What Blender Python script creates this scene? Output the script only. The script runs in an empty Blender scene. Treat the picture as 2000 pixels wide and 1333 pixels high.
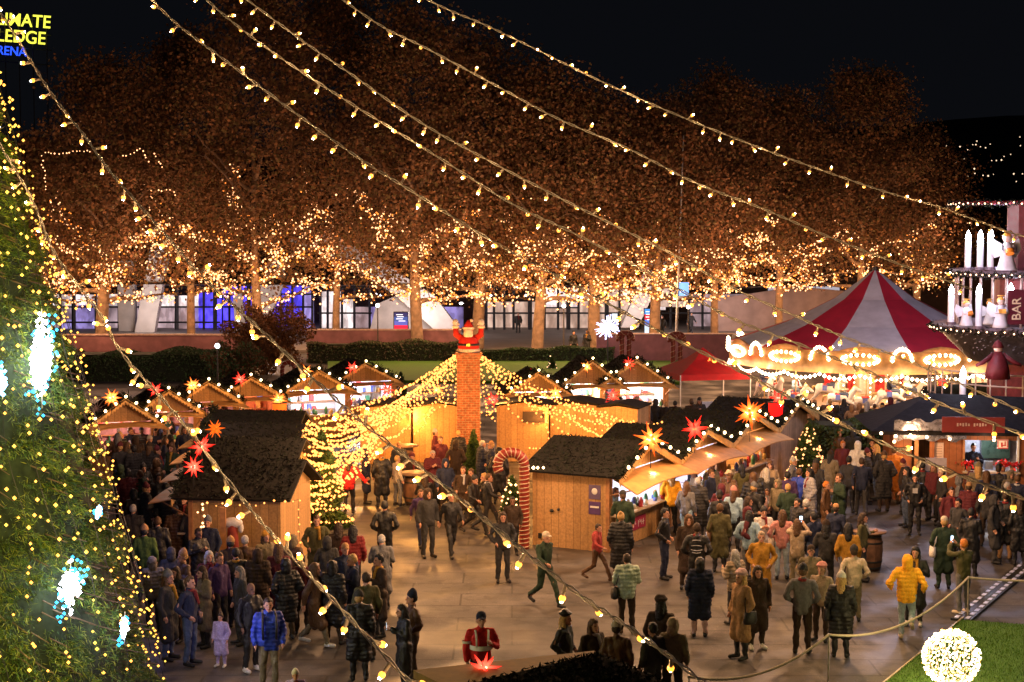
import bpy, math, random, numpy as np
from mathutils import Vector, Matrix, noise
random.seed(7); rng=np.random.default_rng(7)
PI=math.pi; R=math.radians
S=bpy.context.scene; COL=S.collection
# ------------------------------------------------------------ camera geometry (photo pixels 2000x1333)
FP=3300.; CH=8.9; TH=math.atan(239.5/3300); CT,ST=math.cos(TH),math.sin(TH)
def ray(x,y):
    u=(x-1000)/FP; v=(666.5-y)/FP
    return (u,CT+v*ST,-ST+v*CT)
def G(x,y,z=0.0):
    r=ray(x,y); t=(z-CH)/r[2]; return Vector((r[0]*t,r[1]*t,z))
def W(x,y,Y):
    r=ray(x,y); t=Y/r[1]; return Vector((r[0]*t,Y,CH+r[2]*t))
def X(x,Y,z=1.5): return (x-1000)/FP*(Y*CT+(CH-z)*ST)     # world x of a pixel column at distance Y
def ZA(y,Y): return W(1000,y,Y).z
def YG(y): return G(1000,y).y
# ------------------------------------------------------------ materials
def lin(c): return tuple(((v/12.92) if v<=.04045 else ((v+.055)/1.055)**2.4) for v in c)
MC={}
def mat(name,rgb,rough=.75,noise_amt=.3,scale=6.,bump=.15,metal=0.,emit=None,es=0.,pattern=None,alpha=None,trans=0.,sample=False,spec=.4,col2=None,pscale=1.,fold=0.):
    if name in MC: return MC[name]
    m=bpy.data.materials.new(name); m.use_nodes=True; nt=m.node_tree; N=nt.nodes; L=nt.links
    b=N['Principled BSDF']; b.inputs['Roughness'].default_value=rough; b.inputs['Metallic'].default_value=metal
    b.inputs['Specular IOR Level'].default_value=spec
    b.inputs['Transmission Weight'].default_value=trans
    tc=N.new('ShaderNodeTexCoord')
    if emit is not None:
        b.inputs['Base Color'].default_value=(*rgb,1)
        b.inputs['Emission Color'].default_value=(*emit,1); b.inputs['Emission Strength'].default_value=es
        if not sample: m.cycles.emission_sampling='NONE'
        MC[name]=m; return m
    ns=N.new('ShaderNodeTexNoise'); ns.inputs['Scale'].default_value=scale; ns.inputs['Detail'].default_value=6
    L.new(tc.outputs['Object'],ns.inputs['Vector'])
    mr=N.new('ShaderNodeMapRange'); mr.inputs[1].default_value=.3; mr.inputs[2].default_value=.7
    mr.inputs[3].default_value=1-noise_amt; mr.inputs[4].default_value=1+noise_amt
    L.new(ns.outputs['Fac'],mr.inputs[0])
    mul=N.new('ShaderNodeVectorMath'); mul.operation='SCALE'; L.new(mr.outputs[0],mul.inputs['Scale'])
    mul.inputs[0].default_value=rgb; hgt=ns.outputs['Fac']
    if pattern:
        sp=N.new('ShaderNodeSeparateXYZ'); L.new(tc.outputs['Object'],sp.inputs[0])
        cb=N.new('ShaderNodeCombineXYZ')
        if pattern in('boards','bricks'):
            ad=N.new('ShaderNodeMath'); ad.operation='ADD'; L.new(sp.outputs[0],ad.inputs[0]); L.new(sp.outputs[1],ad.inputs[1])
            L.new(ad.outputs[0],cb.inputs[0]); L.new(sp.outputs[2],cb.inputs[1])
        else: L.new(sp.outputs[0],cb.inputs[0]); L.new(sp.outputs[1],cb.inputs[1])
        br=N.new('ShaderNodeTexBrick'); L.new(cb.outputs[0],br.inputs['Vector'])
        br.inputs['Scale'].default_value=pscale
        c2=col2 or tuple(v*.35 for v in rgb)
        br.inputs['Color1'].default_value=(*rgb,1); br.inputs['Color2'].default_value=(*[v*.72 for v in rgb],1); br.inputs['Mortar'].default_value=(*c2,1)
        if pattern=='boards': br.offset=0; br.inputs['Brick Width'].default_value=.22; br.inputs['Row Height'].default_value=30; br.inputs['Mortar Size'].default_value=.006
        if pattern=='bricks': br.inputs['Brick Width'].default_value=.2; br.inputs['Row Height'].default_value=.085; br.inputs['Mortar Size'].default_value=.011
        if pattern=='shingle': br.inputs['Brick Width'].default_value=.3; br.inputs['Row Height'].default_value=.16; br.inputs['Mortar Size'].default_value=.012
        if pattern=='paving': br.inputs['Brick Width'].default_value=2.4; br.inputs['Row Height'].default_value=1.2; br.inputs['Mortar Size'].default_value=.024; br.inputs['Color2'].default_value=(*[v*.86 for v in rgb],1)
        if pattern=='checks':
            br.offset=0; br.inputs['Brick Width'].default_value=.09; br.inputs['Row Height'].default_value=.09; br.inputs['Mortar Size'].default_value=.018
        L.new(br.outputs['Color'],mul.inputs[0])
        if pattern!='checks':
            mx=N.new('ShaderNodeMath'); mx.operation='MULTIPLY_ADD'; L.new(br.outputs['Fac'],mx.inputs[0]); mx.inputs[1].default_value=-1.2; L.new(ns.outputs['Fac'],mx.inputs[2]); hgt=mx.outputs[0]
    L.new(mul.outputs[0],b.inputs['Base Color'])
    if bump:
        bp=N.new('ShaderNodeBump'); bp.inputs['Strength'].default_value=bump; bp.inputs['Distance'].default_value=.02
        L.new(hgt,bp.inputs['Height']); L.new(bp.outputs[0],b.inputs['Normal'])
        rr=N.new('ShaderNodeMapRange'); rr.inputs[3].default_value=max(.05,rough-.15); rr.inputs[4].default_value=min(1,rough+.15)
        L.new(ns.outputs['Fac'],rr.inputs[0]); L.new(rr.outputs[0],b.inputs['Roughness'])
    MC[name]=m; return m
# ------------------------------------------------------------ mesh builder
class MB:
    def __init__(s): s.v=[]; s.f=[]; s.m=[]; s.sm=[]; s.mats=[]
    def mi(s,m):
        if m not in s.mats: s.mats.append(m)
        return s.mats.index(m)
    def add(s,vs,fs,m,smooth=False):
        o=len(s.v); s.v+= [tuple(p) for p in vs]; i=s.mi(m)
        for f in fs: s.f.append(tuple(a+o for a in f)); s.m.append(i); s.sm.append(smooth)
        return s
    def box(s,c,sz,m,rz=0,rx=0,ry=0):
        M=Matrix.Translation(c)@Matrix.Rotation(rz,4,'Z')@Matrix.Rotation(ry,4,'Y')@Matrix.Rotation(rx,4,'X')
        vs=[M@Vector((a*sz[0]/2,b*sz[1]/2,d*sz[2]/2)) for a in(-1,1) for b in(-1,1) for d in(-1,1)]
        return s.add(vs,[(0,1,3,2),(4,6,7,5),(0,4,5,1),(2,3,7,6),(0,2,6,4),(1,5,7,3)],m)
    def cyl(s,p0,p1,r0,m,r1=None,n=10,cap=True,smooth=True):
        p0=Vector(p0);p1=Vector(p1); r1=r0 if r1 is None else r1
        d=(p1-p0); q=d.to_track_quat('Z','Y') if d.length>1e-9 else Matrix.Identity(3).to_quaternion()
        vs=[]
        for p,r in((p0,r0),(p1,r1)):
            for i in range(n):
                a=2*PI*i/n; vs.append(p+q@Vector((r*math.cos(a),r*math.sin(a),0)))
        fs=[(i,(i+1)%n,n+(i+1)%n,n+i) for i in range(n)]
        s.add(vs,fs,m,smooth)
        if cap: s.add(vs,[tuple(range(n-1,-1,-1)),tuple(range(n,2*n))],m)
        return s
    def tube(s,pts,r,m,n=6):
        pts=[Vector(p) for p in pts]; rs=r if isinstance(r,(list,tuple)) else [r]*len(pts); vs=[]
        up=Vector((0,0,1))
        for k,p in enumerate(pts):
            d=(pts[min(k+1,len(pts)-1)]-pts[max(k-1,0)]).normalized()
            a=d.cross(up); a=a.normalized() if a.length>.05 else Vector((1,0,0)); b=a.cross(d).normalized()
            for i in range(n):
                t=2*PI*i/n; vs.append(p+(a*math.cos(t)+b*math.sin(t))*rs[k])
        fs=[(k*n+i,k*n+(i+1)%n,(k+1)*n+(i+1)%n,(k+1)*n+i) for k in range(len(pts)-1) for i in range(n)]
        fs+=[tuple(range(n-1,-1,-1)),tuple(range((len(pts)-1)*n,len(pts)*n))]
        return s.add(vs,fs,m,True)
    def lathe(s,prof,m,c=(0,0,0),n=24,a0=0,a1=2*PI,smooth=True):
        c=Vector(c); full=abs(a1-a0-2*PI)<1e-6; k=n if full else n+1; vs=[]
        for r,z in prof:
            for i in range(k):
                a=a0+(a1-a0)*i/n; vs.append(c+Vector((r*math.cos(a),r*math.sin(a),z)))
        fs=[]
        for j in range(len(prof)-1):
            for i in range(n):
                i2=(i+1)%k; fs.append((j*k+i,j*k+i2,(j+1)*k+i2,(j+1)*k+i))
        return s.add(vs,fs,m,smooth)
    def ball(s,c,r,m,nu=10,nv=6,sc=(1,1,1)):
        c=Vector(c); vs=[c+Vector((0,0,-r*sc[2]))]
        for j in range(1,nv):
            t=-PI/2+PI*j/nv
            for i in range(nu):
                a=2*PI*i/nu; vs.append(c+Vector((r*sc[0]*math.cos(t)*math.cos(a),r*sc[1]*math.cos(t)*math.sin(a),r*sc[2]*math.sin(t))))
        vs.append(c+Vector((0,0,r*sc[2]))); e=len(vs)-1
        fs=[(0,1+(i+1)%nu,1+i) for i in range(nu)]
        for j in range(nv-2):
            for i in range(nu): fs.append((1+j*nu+i,1+j*nu+(i+1)%nu,1+(j+1)*nu+(i+1)%nu,1+(j+1)*nu+i))
        fs+=[(e,1+(nv-2)*nu+i,1+(nv-2)*nu+(i+1)%nu) for i in range(nu)]
        return s.add(vs,fs,m,True)
    def prism(s,outline,y0,y1,m):      # outline in x,z extruded along y
        n=len(outline); vs=[(x,y0,z) for x,z in outline]+[(x,y1,z) for x,z in outline]
        fs=[tuple(range(n)),tuple(range(2*n-1,n-1,-1))]+[(i,i+n,(i+1)%n+n,(i+1)%n) for i in range(n)]
        return s.add(vs,fs,m)
    def prismz(s,outline,z0,z1,m):
        n=len(outline); vs=[(x,y,z0) for x,y in outline]+[(x,y,z1) for x,y in outline]
        fs=[tuple(range(n-1,-1,-1)),tuple(range(n,2*n))]+[(i,(i+1)%n,(i+1)%n+n,i+n) for i in range(n)]
        return s.add(vs,fs,m)
    def quad(s,a,b,c,d,m): return s.add([a,b,c,d],[(0,1,2,3)],m)
    def octa(s,c,r,m):
        x,y,z=c; return s.add([(x+r,y,z),(x-r,y,z),(x,y+r,z),(x,y-r,z),(x,y,z+r),(x,y,z-r)],[(0,2,4),(2,1,4),(1,3,4),(3,0,4),(2,0,5),(1,2,5),(3,1,5),(0,3,5)],m)
    def mesh(s,name):
        me=bpy.data.meshes.new(name); me.from_pydata(s.v,[],s.f)
        for m in s.mats: me.materials.append(m)
        me.polygons.foreach_set('material_index',s.m); me.polygons.foreach_set('use_smooth',s.sm); me.update(); return me
    def build(s,name,parent=None,loc=None,rz=None): return link(name,s.mesh(name),parent,loc,rz)
def link(name,me,parent=None,loc=None,rz=None):
    o=bpy.data.objects.new(name,me); COL.objects.link(o)
    if parent: o.parent=parent
    if loc is not None: o.location=loc
    if rz is not None: o.rotation_euler=(0,0,rz)
    return o
def tag(o,label=None,cat=None,group=None,kind=None):
    if label: o['label']=label
    if cat: o['category']=cat
    if group: o['group']=group
    if kind: o['kind']=kind
    return o
def thing(name,label,cat,loc=(0,0,0),rz=0,group=None):
    o=bpy.data.objects.new(name,None); COL.objects.link(o); o.location=loc; o.rotation_euler=(0,0,rz); o.empty_display_size=.1
    return tag(o,label,cat,group)
def copytree(o,parent=None):
    c=o.copy(); COL.objects.link(c); c.parent=parent
    for ch in o.children: copytree(ch,c)
    return c
def npmesh(name,V,F,mats,mi=None,smooth=False):
    me=bpy.data.meshes.new(name); n=F.shape[0]; k=F.shape[1]
    me.vertices.add(len(V)); me.vertices.foreach_set('co',V.astype(np.float32).ravel())
    me.loops.add(n*k); me.loops.foreach_set('vertex_index',F.astype(np.int32).ravel())
    me.polygons.add(n); me.polygons.foreach_set('loop_start',np.arange(0,n*k,k,dtype=np.int32)); me.polygons.foreach_set('loop_total',np.full(n,k,dtype=np.int32))
    for m in mats: me.materials.append(m)
    if mi is not None: me.polygons.foreach_set('material_index',mi.astype(np.int32))
    me.update(calc_edges=True); return me
def leafcloud(P,size,aspect=.6,dirs=None,rg=rng,flat=.0):
    """P: N x 3 centres -> one quad (rhombus) leaf each"""
    n=len(P); a=rg.normal(size=(n,3)) if dirs is None else dirs+rg.normal(size=(n,3))*.35
    a/=np.linalg.norm(a,axis=1,keepdims=True)+1e-9
    b=rg.normal(size=(n,3)); b-=a*(a*b).sum(1,keepdims=True); b/=np.linalg.norm(b,axis=1,keepdims=True)+1e-9
    s=(size*(.6+.8*rg.random((n,1))))
    V=np.stack([P-a*s*.5,P+b*s*aspect*.5,P+a*s*.5,P-b*s*aspect*.5],1).reshape(-1,3)
    return V,np.arange(4*n).reshape(-1,4)
def octas(P,r):
    P=np.asarray(P,float); n=len(P); r=np.broadcast_to(np.asarray(r,float).reshape(-1,1,1),(n,1,1))
    D=np.array([(1,0,0),(-1,0,0),(0,1,0),(0,-1,0),(0,0,1),(0,0,-1)],float)
    V=(P[:,None,:]+D[None]*r).reshape(-1,3)
    T=np.array([(0,2,4),(2,1,4),(1,3,4),(3,0,4),(2,0,5),(1,2,5),(3,1,5),(0,3,5)])
    return V,(T[None]+6*np.arange(n)[:,None,None]).reshape(-1,3)
# palette of materials
LED=lambda n,c,s: mat(n,tuple(v*.6 for v in c),emit=c,es=s)
def starmat(n,c,c2,s,rad):
    """paper lit from a lamp at its centre: brighter and paler near the middle"""
    m=mat(n,tuple(v*.5 for v in c),emit=c,es=s); nt=m.node_tree; N=nt.nodes; L=nt.links; b=N['Principled BSDF']
    tc=N.new('ShaderNodeTexCoord'); ln=N.new('ShaderNodeVectorMath'); ln.operation='LENGTH'; L.new(tc.outputs['Object'],ln.inputs[0])
    mr=N.new('ShaderNodeMapRange'); mr.inputs[1].default_value=rad*.15; mr.inputs[2].default_value=rad; mr.inputs[3].default_value=1; mr.inputs[4].default_value=0; L.new(ln.outputs['Value'],mr.inputs[0])
    pw=N.new('ShaderNodeMath'); pw.operation='POWER'; L.new(mr.outputs[0],pw.inputs[0]); pw.inputs[1].default_value=1.6
    ma=N.new('ShaderNodeMath'); ma.operation='MULTIPLY_ADD'; L.new(pw.outputs[0],ma.inputs[0]); ma.inputs[1].default_value=s*2.2; ma.inputs[2].default_value=s*.30; L.new(ma.outputs[0],b.inputs['Emission Strength'])
    mx=N.new('ShaderNodeMix'); mx.data_type='RGBA'; L.new(pw.outputs[0],mx.inputs[0]); mx.inputs[6].default_value=(*c,1); mx.inputs[7].default_value=(*c2,1); L.new(mx.outputs[2],b.inputs['Emission Color'])
    return m
def patchy(m,sc=.9):
    """uneven room light behind glass"""
    nt=m.node_tree; N=nt.nodes; L=nt.links; b=N['Principled BSDF']; es=b.inputs['Emission Strength'].default_value
    tc=N.new('ShaderNodeTexCoord'); prev=None
    mp=N.new('ShaderNodeMapping'); mp.inputs['Scale'].default_value=(1,1,.45); L.new(tc.outputs['Object'],mp.inputs[0])
    for scale,lo,hi,a,c in ((sc,.35,.62,.35,1.2),(sc*3.1,.45,.55,.7,1.25)):
        n=N.new('ShaderNodeTexNoise'); n.inputs['Scale'].default_value=scale; n.inputs['Detail'].default_value=4; L.new(mp.outputs[0],n.inputs['Vector'])
        mr=N.new('ShaderNodeMapRange'); mr.inputs[1].default_value=lo; mr.inputs[2].default_value=hi; mr.inputs[3].default_value=a; mr.inputs[4].default_value=c; L.new(n.outputs['Fac'],mr.inputs[0])
        mu=N.new('ShaderNodeMath'); mu.operation='MULTIPLY'; L.new(mr.outputs[0],mu.inputs[0])
        if prev: L.new(prev,mu.inputs[1])
        else: mu.inputs[1].default_value=es
        prev=mu.outputs[0]
    L.new(prev,b.inputs['Emission Strength']); return m
WARM=(1,.50,.15)
bulbm=mat('warm_bulb',(1,.9,.7),emit=(1,.60,.25),es=1500,sample=True); bulbs_m=mat('amber_glass',(1,.9,.7),emit=(1,.33,.03),es=2.6)
fairym=LED('fairy_peach',(1,.45,.19),3.4)
fairyg=LED('fairy_gold',(1,.36,.08),2.5)
fairyo=LED('fairy_amber',(1,.27,.04),2.)
white_led=LED('white_led',(.85,.9,1.),26.)
blue_led=LED('blue_led',(.25,.6,1.),14.)
wire=mat('white_cable',(.85,.78,.68),.5,bump=0.1)
wood=mat('plywood',(.50,.29,.12),.7,.22,17,.35,pattern='boards')
woodd=mat('dark_wood',(.22,.10,.045),.7,.3,6,.25,pattern='boards')
postm=mat('post_wood',(.40,.19,.08),.65,.3,8,.2)
roofm=mat('roof_felt',(.007,.006,.005),.95,.5,12,.5,pattern='shingle')
awn=mat('awning_board',(.62,.32,.10),.6,.2,4,.2)
scal=mat('scallop_board',(.70,.42,.15),.6,.2,4,.1)
brick=mat('brick',(.36,.11,.045),.8,.35,9,.6,pattern='bricks',col2=(.33,.22,.13))
blackm=mat('black_metal',(.02,.02,.02),.45,bump=0)
steel=mat('grey_steel',(.35,.35,.36),.4,metal=.6,bump=0)
whitep=mat('white_paint',(.75,.74,.72),.5,.08)
redp=mat('red_paint',(.45,.02,.02),.4,.15)
needle=mat('pine_needles',(.035,.075,.018),.7,.5,3,0)
needle2=mat('pine_needles_light',(.08,.115,.022),.7,.5,3,0)
barkm=mat('bark',(.13,.085,.055),.9,.45,5,.8)
interior=mat('white_interior',(.75,.78,.85),.5,.1)

def wired(name,pts,r,mats,mi,label=None,group=None,parent=None):
    """a string of small lights: one thin cable through all its bulbs"""
    pts=[Vector(p) for p in pts]; mb=MB(); mb.tube(pts,.005,blackm,3)
    for k,p in enumerate(pts): mb.octa(p,r*(.75+.5*((k*7919)%100)/100),mats[int(mi[k])])
    o=mb.build(name,parent)
    if label: tag(o,label,'string lights',group)
    return o
# ============================================================ SETTING
gm=mat('plaza_concrete',(.078,.070,.066),.6,.38,1.1,.3,pattern='paving',col2=(.03,.027,.024),spec=.5)
def wear(m):
    nt=m.node_tree; N=nt.nodes; L=nt.links; b=N['Principled BSDF']; tc=[n for n in N if n.type=='TEX_COORD'][0]; src=b.inputs['Base Color'].links[0].from_socket
    prev=src
    for sc,lo,hi,a,bb,det in ((.16,.38,.62,.62,1.25,4),(2.6,.52,.60,1.,.72,8),(34,.3,.7,.72,1.28,2),(11,.66,.70,1.,1.7,2)):
        n=N.new('ShaderNodeTexNoise'); n.inputs['Scale'].default_value=sc; n.inputs['Detail'].default_value=det; L.new(tc.outputs['Object'],n.inputs['Vector'])
        mr=N.new('ShaderNodeMapRange'); mr.inputs[1].default_value=lo; mr.inputs[2].default_value=hi; mr.inputs[3].default_value=a; mr.inputs[4].default_value=bb; L.new(n.outputs['Fac'],mr.inputs[0])
        v=N.new('ShaderNodeVectorMath'); v.operation='SCALE'; L.new(prev,v.inputs[0]); L.new(mr.outputs[0],v.inputs['Scale']); prev=v.outputs[0]
        if sc==.16: mid=mr
    L.new(prev,b.inputs['Base Color'])
    n=N.new('ShaderNodeTexNoise'); n.inputs['Scale'].default_value=.55; n.inputs['Detail'].default_value=5; L.new(tc.outputs['Object'],n.inputs['Vector'])
    mr=N.new('ShaderNodeMapRange'); mr.inputs[1].default_value=.42; mr.inputs[2].default_value=.6; mr.inputs[3].default_value=.46; mr.inputs[4].default_value=.85; L.new(n.outputs['Fac'],mr.inputs[0]); L.new(mr.outputs[0],b.inputs['Roughness'])
wear(gm)
g=MB().quad((-1500,-60,0),(1500,-60,0),(1500,1600,0),(-1500,1600,0),gm).build('ground'); tag(g,kind='structure')
lawnm=mat('turf',(.05,.13,.010),.95,.3,14,.6)
# far hill with scattered town lights
hm=mat('hill_dark',(.006,.007,.009),1,.4,.05,0)
hb=MB(); xs=[-700+30*i for i in range(60)]
hz=[44+7*math.sin(x*.007)+4*math.sin(x*.021+1) for x in xs]
for i in range(59):
    hb.quad((xs[i],870,0),(xs[i+1],870,0),(xs[i+1],1000,hz[i+1]*1.3),(xs[i],1000,hz[i]*1.3),hm)
    hb.quad((xs[i],1000,hz[i]*1.3),(xs[i+1],1000,hz[i+1]*1.3),(xs[i+1],1100,0),(xs[i],1100,0),hm)
tag(hb.build('hills'),kind='structure')
pts=[];
for (x,y) in [(1848,285),(1852,285),(1875,287),(1900,283),(1906,283),(1908,276),(1890,293),(1884,311),(1934,282),(1925,289),(1961,306),(1937,314),(1946,314),(1956,313),(1992,268),(1993,285),(1868,318),(1903,330),(1904,339),(1920,343),(1930,344),(1940,341),(1980,340),(1997,340),(1915,287),(1974,302),(1355,312),(1350,365),(1985,355),(1890,345)]:
    p=W(x,y,860); pts.append(p)
V,F=octas(pts,np.array([.28+.25*random.random() for _ in pts]))
o=link('town_lights',npmesh('town_lights',V,F,[LED('town_lamp',(1,.7,.45),1.5)])); tag(o,'tiny scattered house and street lights on the dark hillside at right','lights',kind='stuff')
# raised lawn slope and planting behind the market
lb=MB(); 
def gy(x,y,z=0): return tuple(G(x,y,z))
lb.prismz([(G(x,y).x,G(x,y).y) for x,y in [(640,748),(1330,752),(1330,684),(640,690)]],.004,.16,lawnm)
tag(lb.build('lawn'),kind='structure')
pv=mat('red_granite_wall',(.20,.085,.10),.7,.25,2,.3)
# terrace in front of the arena, long low walls in front of it
tm=mat('terrace_paving',(.22,.19,.17),.7,.2,.8,.1)
MB().box((-2,130,.08),(110,36,.16),tm).build('terrace')['kind']='structure'
def lowwall(label,x0,x1,Y,h,m=pv):
    a=X(x0,Y); b=X(x1,Y); mb=MB(); mb.box(((a+b)/2,Y,h/2),(b-a,.35,h),m); w=mb.build('low_wall')
    c=MB().box(((a+b)/2,Y,h+.04),(b-a+.06,.45,.08),mat('wall_coping',(.4,.27,.24),.7)).build('coping',w); tag(w,label,'wall',group='low walls before the arena')
lowwall('dusky red granite wall behind the hedges at left under the lit glass hall',60,470,107,1.5)
lowwall('low red wall under the white glass hall, between the dark bush and the roof Santa',600,900,108,1.75)
lowwall('pink lit granite wall to the right of the spiky light ball',1165,1500,104,1.75)
# hedges
def hedge(label,x0,x1,Y,h,d=1.2,n=9000,m=None,m2=None):
    a=X(x0,Y); b=X(x1,Y); P=np.stack([rng.uniform(a,b,n),rng.uniform(Y-d/2,Y+d/2,n),h*(1-rng.random(n)**2)],1)
    P[:,2]*= .9+.15*np.sin(P[:,0]*1.3)*np.cos(P[:,0]*.7+1)
    V,F=leafcloud(P,.14); o=link('hedge',npmesh('hedge',V,F,[m or needle,m2 or mat('hedge_leaf',(.05,.07,.025),.8,.5,3,0)],rng.integers(0,2,len(F))))
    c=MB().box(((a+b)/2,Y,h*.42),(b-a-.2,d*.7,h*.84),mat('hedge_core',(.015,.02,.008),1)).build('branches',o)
    tag(o,label,'hedge',group='clipped hedges'); return o
hedge('long shadowy hedge at left between the big lit tree and the orange bush',110,440,93,1.75,3,16000)
hedge('dark clipped hedge below the white arena hall, left of the roof Santa',600,905,104,1.4,1.2,12000,mat('hedge_brown',(.07,.05,.03),.9,.4,3,0))
hedge('low dark green hedge to the right of the roof Santa behind the lawn',925,1200,104,1.0,1.0,9000)
hedge('green hedge strip above the rear stalls at the lawn foot',1060,1300,88,.8,.8,9000)
hedge('tall dark greenery filling the gap left of the brown corner kiosk',1585,1745,58,2.2,2,9000)
# round bush rust coloured
def bush(label,px,Y,rx,rz,m1,m2,n=9000,size=.16,zc=None):
    x=X(px,Y); d=rng.normal(size=(n,3)); d/=np.linalg.norm(d,axis=1,keepdims=True); r=rng.random((n,1))**.4*(.8+.25*np.sin(d[:,:1]*7+d[:,2:]*5))
    P=d*r*np.array([rx,rx*.8,rz])+np.array([x,Y,rz*.9]); P=P[P[:,2]>.05]
    V,F=leafcloud(P,size); o=link('bush',npmesh('bush',V,F,[m1,m2],rng.integers(0,2,len(F))))
    s=MB(); 
    for k in range(7):
        a=k*.9; s.tube([(x,Y,0),(x+.3*rx*math.cos(a),Y+.3*rx*math.sin(a),rz*.7),(x+.7*rx*math.cos(a),Y+.6*rx*math.sin(a),rz*1.3)],[.05,.03,.01],barkm)
    s.build('stems',o); tag(o,label,'bush',group='bushes behind the stalls')
lf1=mat('rust_leaf',(.20,.075,.02),.8,.5,2,0); lf2=mat('brown_leaf',(.12,.055,.02),.8,.5,2,0); lf3=mat('gold_leaf',(.30,.15,.03),.8,.5,2,0)
bush('big rounded rust coloured bush behind the left stalls beside the granite wall',520,96,2.8,2.3,lf1,lf2,16000)
bush('smaller brown bush spreading below the rust bush toward the hedge',455,90,1.8,1.3,lf2,needle,8000)
# foreground lawn with metal edging
A=G(1722,1345); B=G(1877,1217); C=G(2080,1232)
lw=MB().prismz([(A.x,A.y),(B.x,B.y),(C.x,C.y),(C.x+1,A.y-5),(A.x-2.2,A.y-5)][::-1],.004,.07,lawnm)
ob=lw.build('lawn'); ob['kind']='structure'
gx=rng.random((60000,2)); Pq=np.stack([6+gx[:,0]*7,28.5+gx[:,1]*9,np.full(60000,.085)],1)
ed=(B-A); side=(Pq[:,0]-A.x)*ed.y-(Pq[:,1]-A.y)*ed.x; ed2=(C-B); s2=(Pq[:,0]-B.x)*ed2.y-(Pq[:,1]-B.y)*ed2.x
Pq=Pq[(side>0.03)&(s2>0.03)]
V,F=leafcloud(Pq,.055,.16,dirs=np.tile([[0,0,1.2]],(len(Pq),1)))
o=link('grass',npmesh('grass',V,F,[lawnm,mat('grass_blade',(.09,.17,.02),.9,.3,9,0)],rng.integers(0,2,len(F)))); tag(o,'short green grass of the bottom right lawn','grass',kind='stuff')
e=MB().box((A+B)/2+Vector((0,0,.05)),((B-A).length+.4,.03,.1),mat('brass_edge',(.5,.42,.28),.4,metal=.5),rz=math.atan2(B.y-A.y,B.x-A.x)).build('lawn_edging'); tag(e,'thin pale metal edging strip along the bottom right lawn','edging')
# ============================================================ ARENA
conc=mat('arena_concrete',(.5,.46,.43),.7,.15,1.2,.15)
darkc=mat('arena_dark',(.10,.06,.045),.85,.3,1,.1)
mull=mat('mullion',(.03,.03,.035),.5,bump=0)
hallw=LED('hall_white_glow',(1,.86,.86),.95); halli=LED('hall_dim_glow',(.75,.55,.6),.42); purp=LED('purple_glow',(.10,.07,1.),1.0); lav=LED('lavender_glow',(.42,.34,.85),.5); hallt=LED('hall_warm_glow',(1,.72,.58),.42)
for m_ in (hallw,halli,purp,lav,hallt): patchy(m_)
ar=thing('arena','long low glass arena hall with slanted white concrete legs glowing behind the tall autumn trees','building',(0,130,0))
def apart(name,mb,**k): o=mb.build(name,ar,(0,-130,0)); return o
rf=MB(); 
def pz(x,y,Y): return W(x,y,Y)
# roof mass, overhang band
a=X(60,49); b=X(1500,49)
rf.add([pz(60,555,129),pz(1560,560,129),pz(1500,430,160),pz(300,425,160),pz(60,440,150), pz(60,562,150),pz(1560,566,150)],[(0,1,2,3,4),(0,5,6,1)],darkc)
apart('roof',rf)
wl=MB(); wl.box((-2,146,3.2),(90,.4,7),darkc); apart('rear_wall',wl)
# lit panels behind mullions: (x0,x1,ytop,ybot,mat)
def glow(name,lst,Y):
    mb=MB()
    for (x0,x1,y0,y1,m) in lst:
        p0=pz(x0,y1,Y); p1=pz(x1,y0,Y); mb=MB(); mb.box(((p0.x+p1.x)/2,Y+.1,(p0.z+p1.z)/2),(p1.x-p0.x,.12,p1.z-p0.z),m); apart(name,mb)
glow('glass_bay',[(100,185,576,602,hallw),(100,145,602,655,halli),(187,245,575,598,hallw),(187,245,598,655,halli),(262,300,575,655,halli),(300,340,575,600,hallw),(300,345,600,655,halli),(340,388,578,600,hallw),(345,388,600,655,lav),(388,432,572,655,purp)],135)
glow('inner_wall',[(145,187,596,655,lav),(340,365,600,655,halli),(120,143,625,655,blue_led if False else lav)],134)
glow('glass_bay',[(436,490,560,650,purp),(512,560,560,650,purp),(560,590,545,620,purp),(590,612,560,650,lav)],135)
glow('glass_bay',[(624,668,570,655,hallw),(668,690,585,650,hallw),(690,722,600,650,halli),(722,745,600,650,lav),(745,905,600,655,lav)],135)
glow('glass_bay',[(948,1060,590,640,hallt),(1060,1095,520,600,hallw),(1095,1130,540,600,hallw),(1060,1130,603,650,hallt),(1130,1230,540,645,hallt)],135)
glow('glass_bay',[(1270,1345,560,600,hallt),(1345,1500,575,640,halli)],137)
glow('window',[(1288,1304,545,562,hallw),(1308,1325,545,562,hallw),(1285,1300,600,606,hallw),(1500,1640,560,615,LED('pale_glow',(.75,.8,1),.35))],135.5)
mm=MB()
mg=[]
def bar(x0,y0,x1,y1,Y,w=.09): mm.cyl(pz(x0,y0,Y),pz(x1,y1,Y),w,mull,n=4,smooth=False)
XS=(448,468,486,508,530,548,571,592,610,118,144,187,232,262,288,305,345,370,398,420,626,640,668,692,722,950,965,985,1003,1035,1062,1090,1110,1130,1160,1185,1210,1232,1250,1285,1310,1345,1372)
for (x0,x1,ys) in [(100,430,(562,600,630)),(620,726,(562,612)),(436,612,(575,600,628)),(945,1400,(562,585,612))]:
    mm=MB()
    for x in XS:
        if x0<=x<=x1: bar(x,560 if x<430 else 545,x,656,133,.10 if x%3 else .17)
    for y in ys: bar(x0,y,x1,y,132.9,.07)
    apart('mullions',mm)
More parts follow.
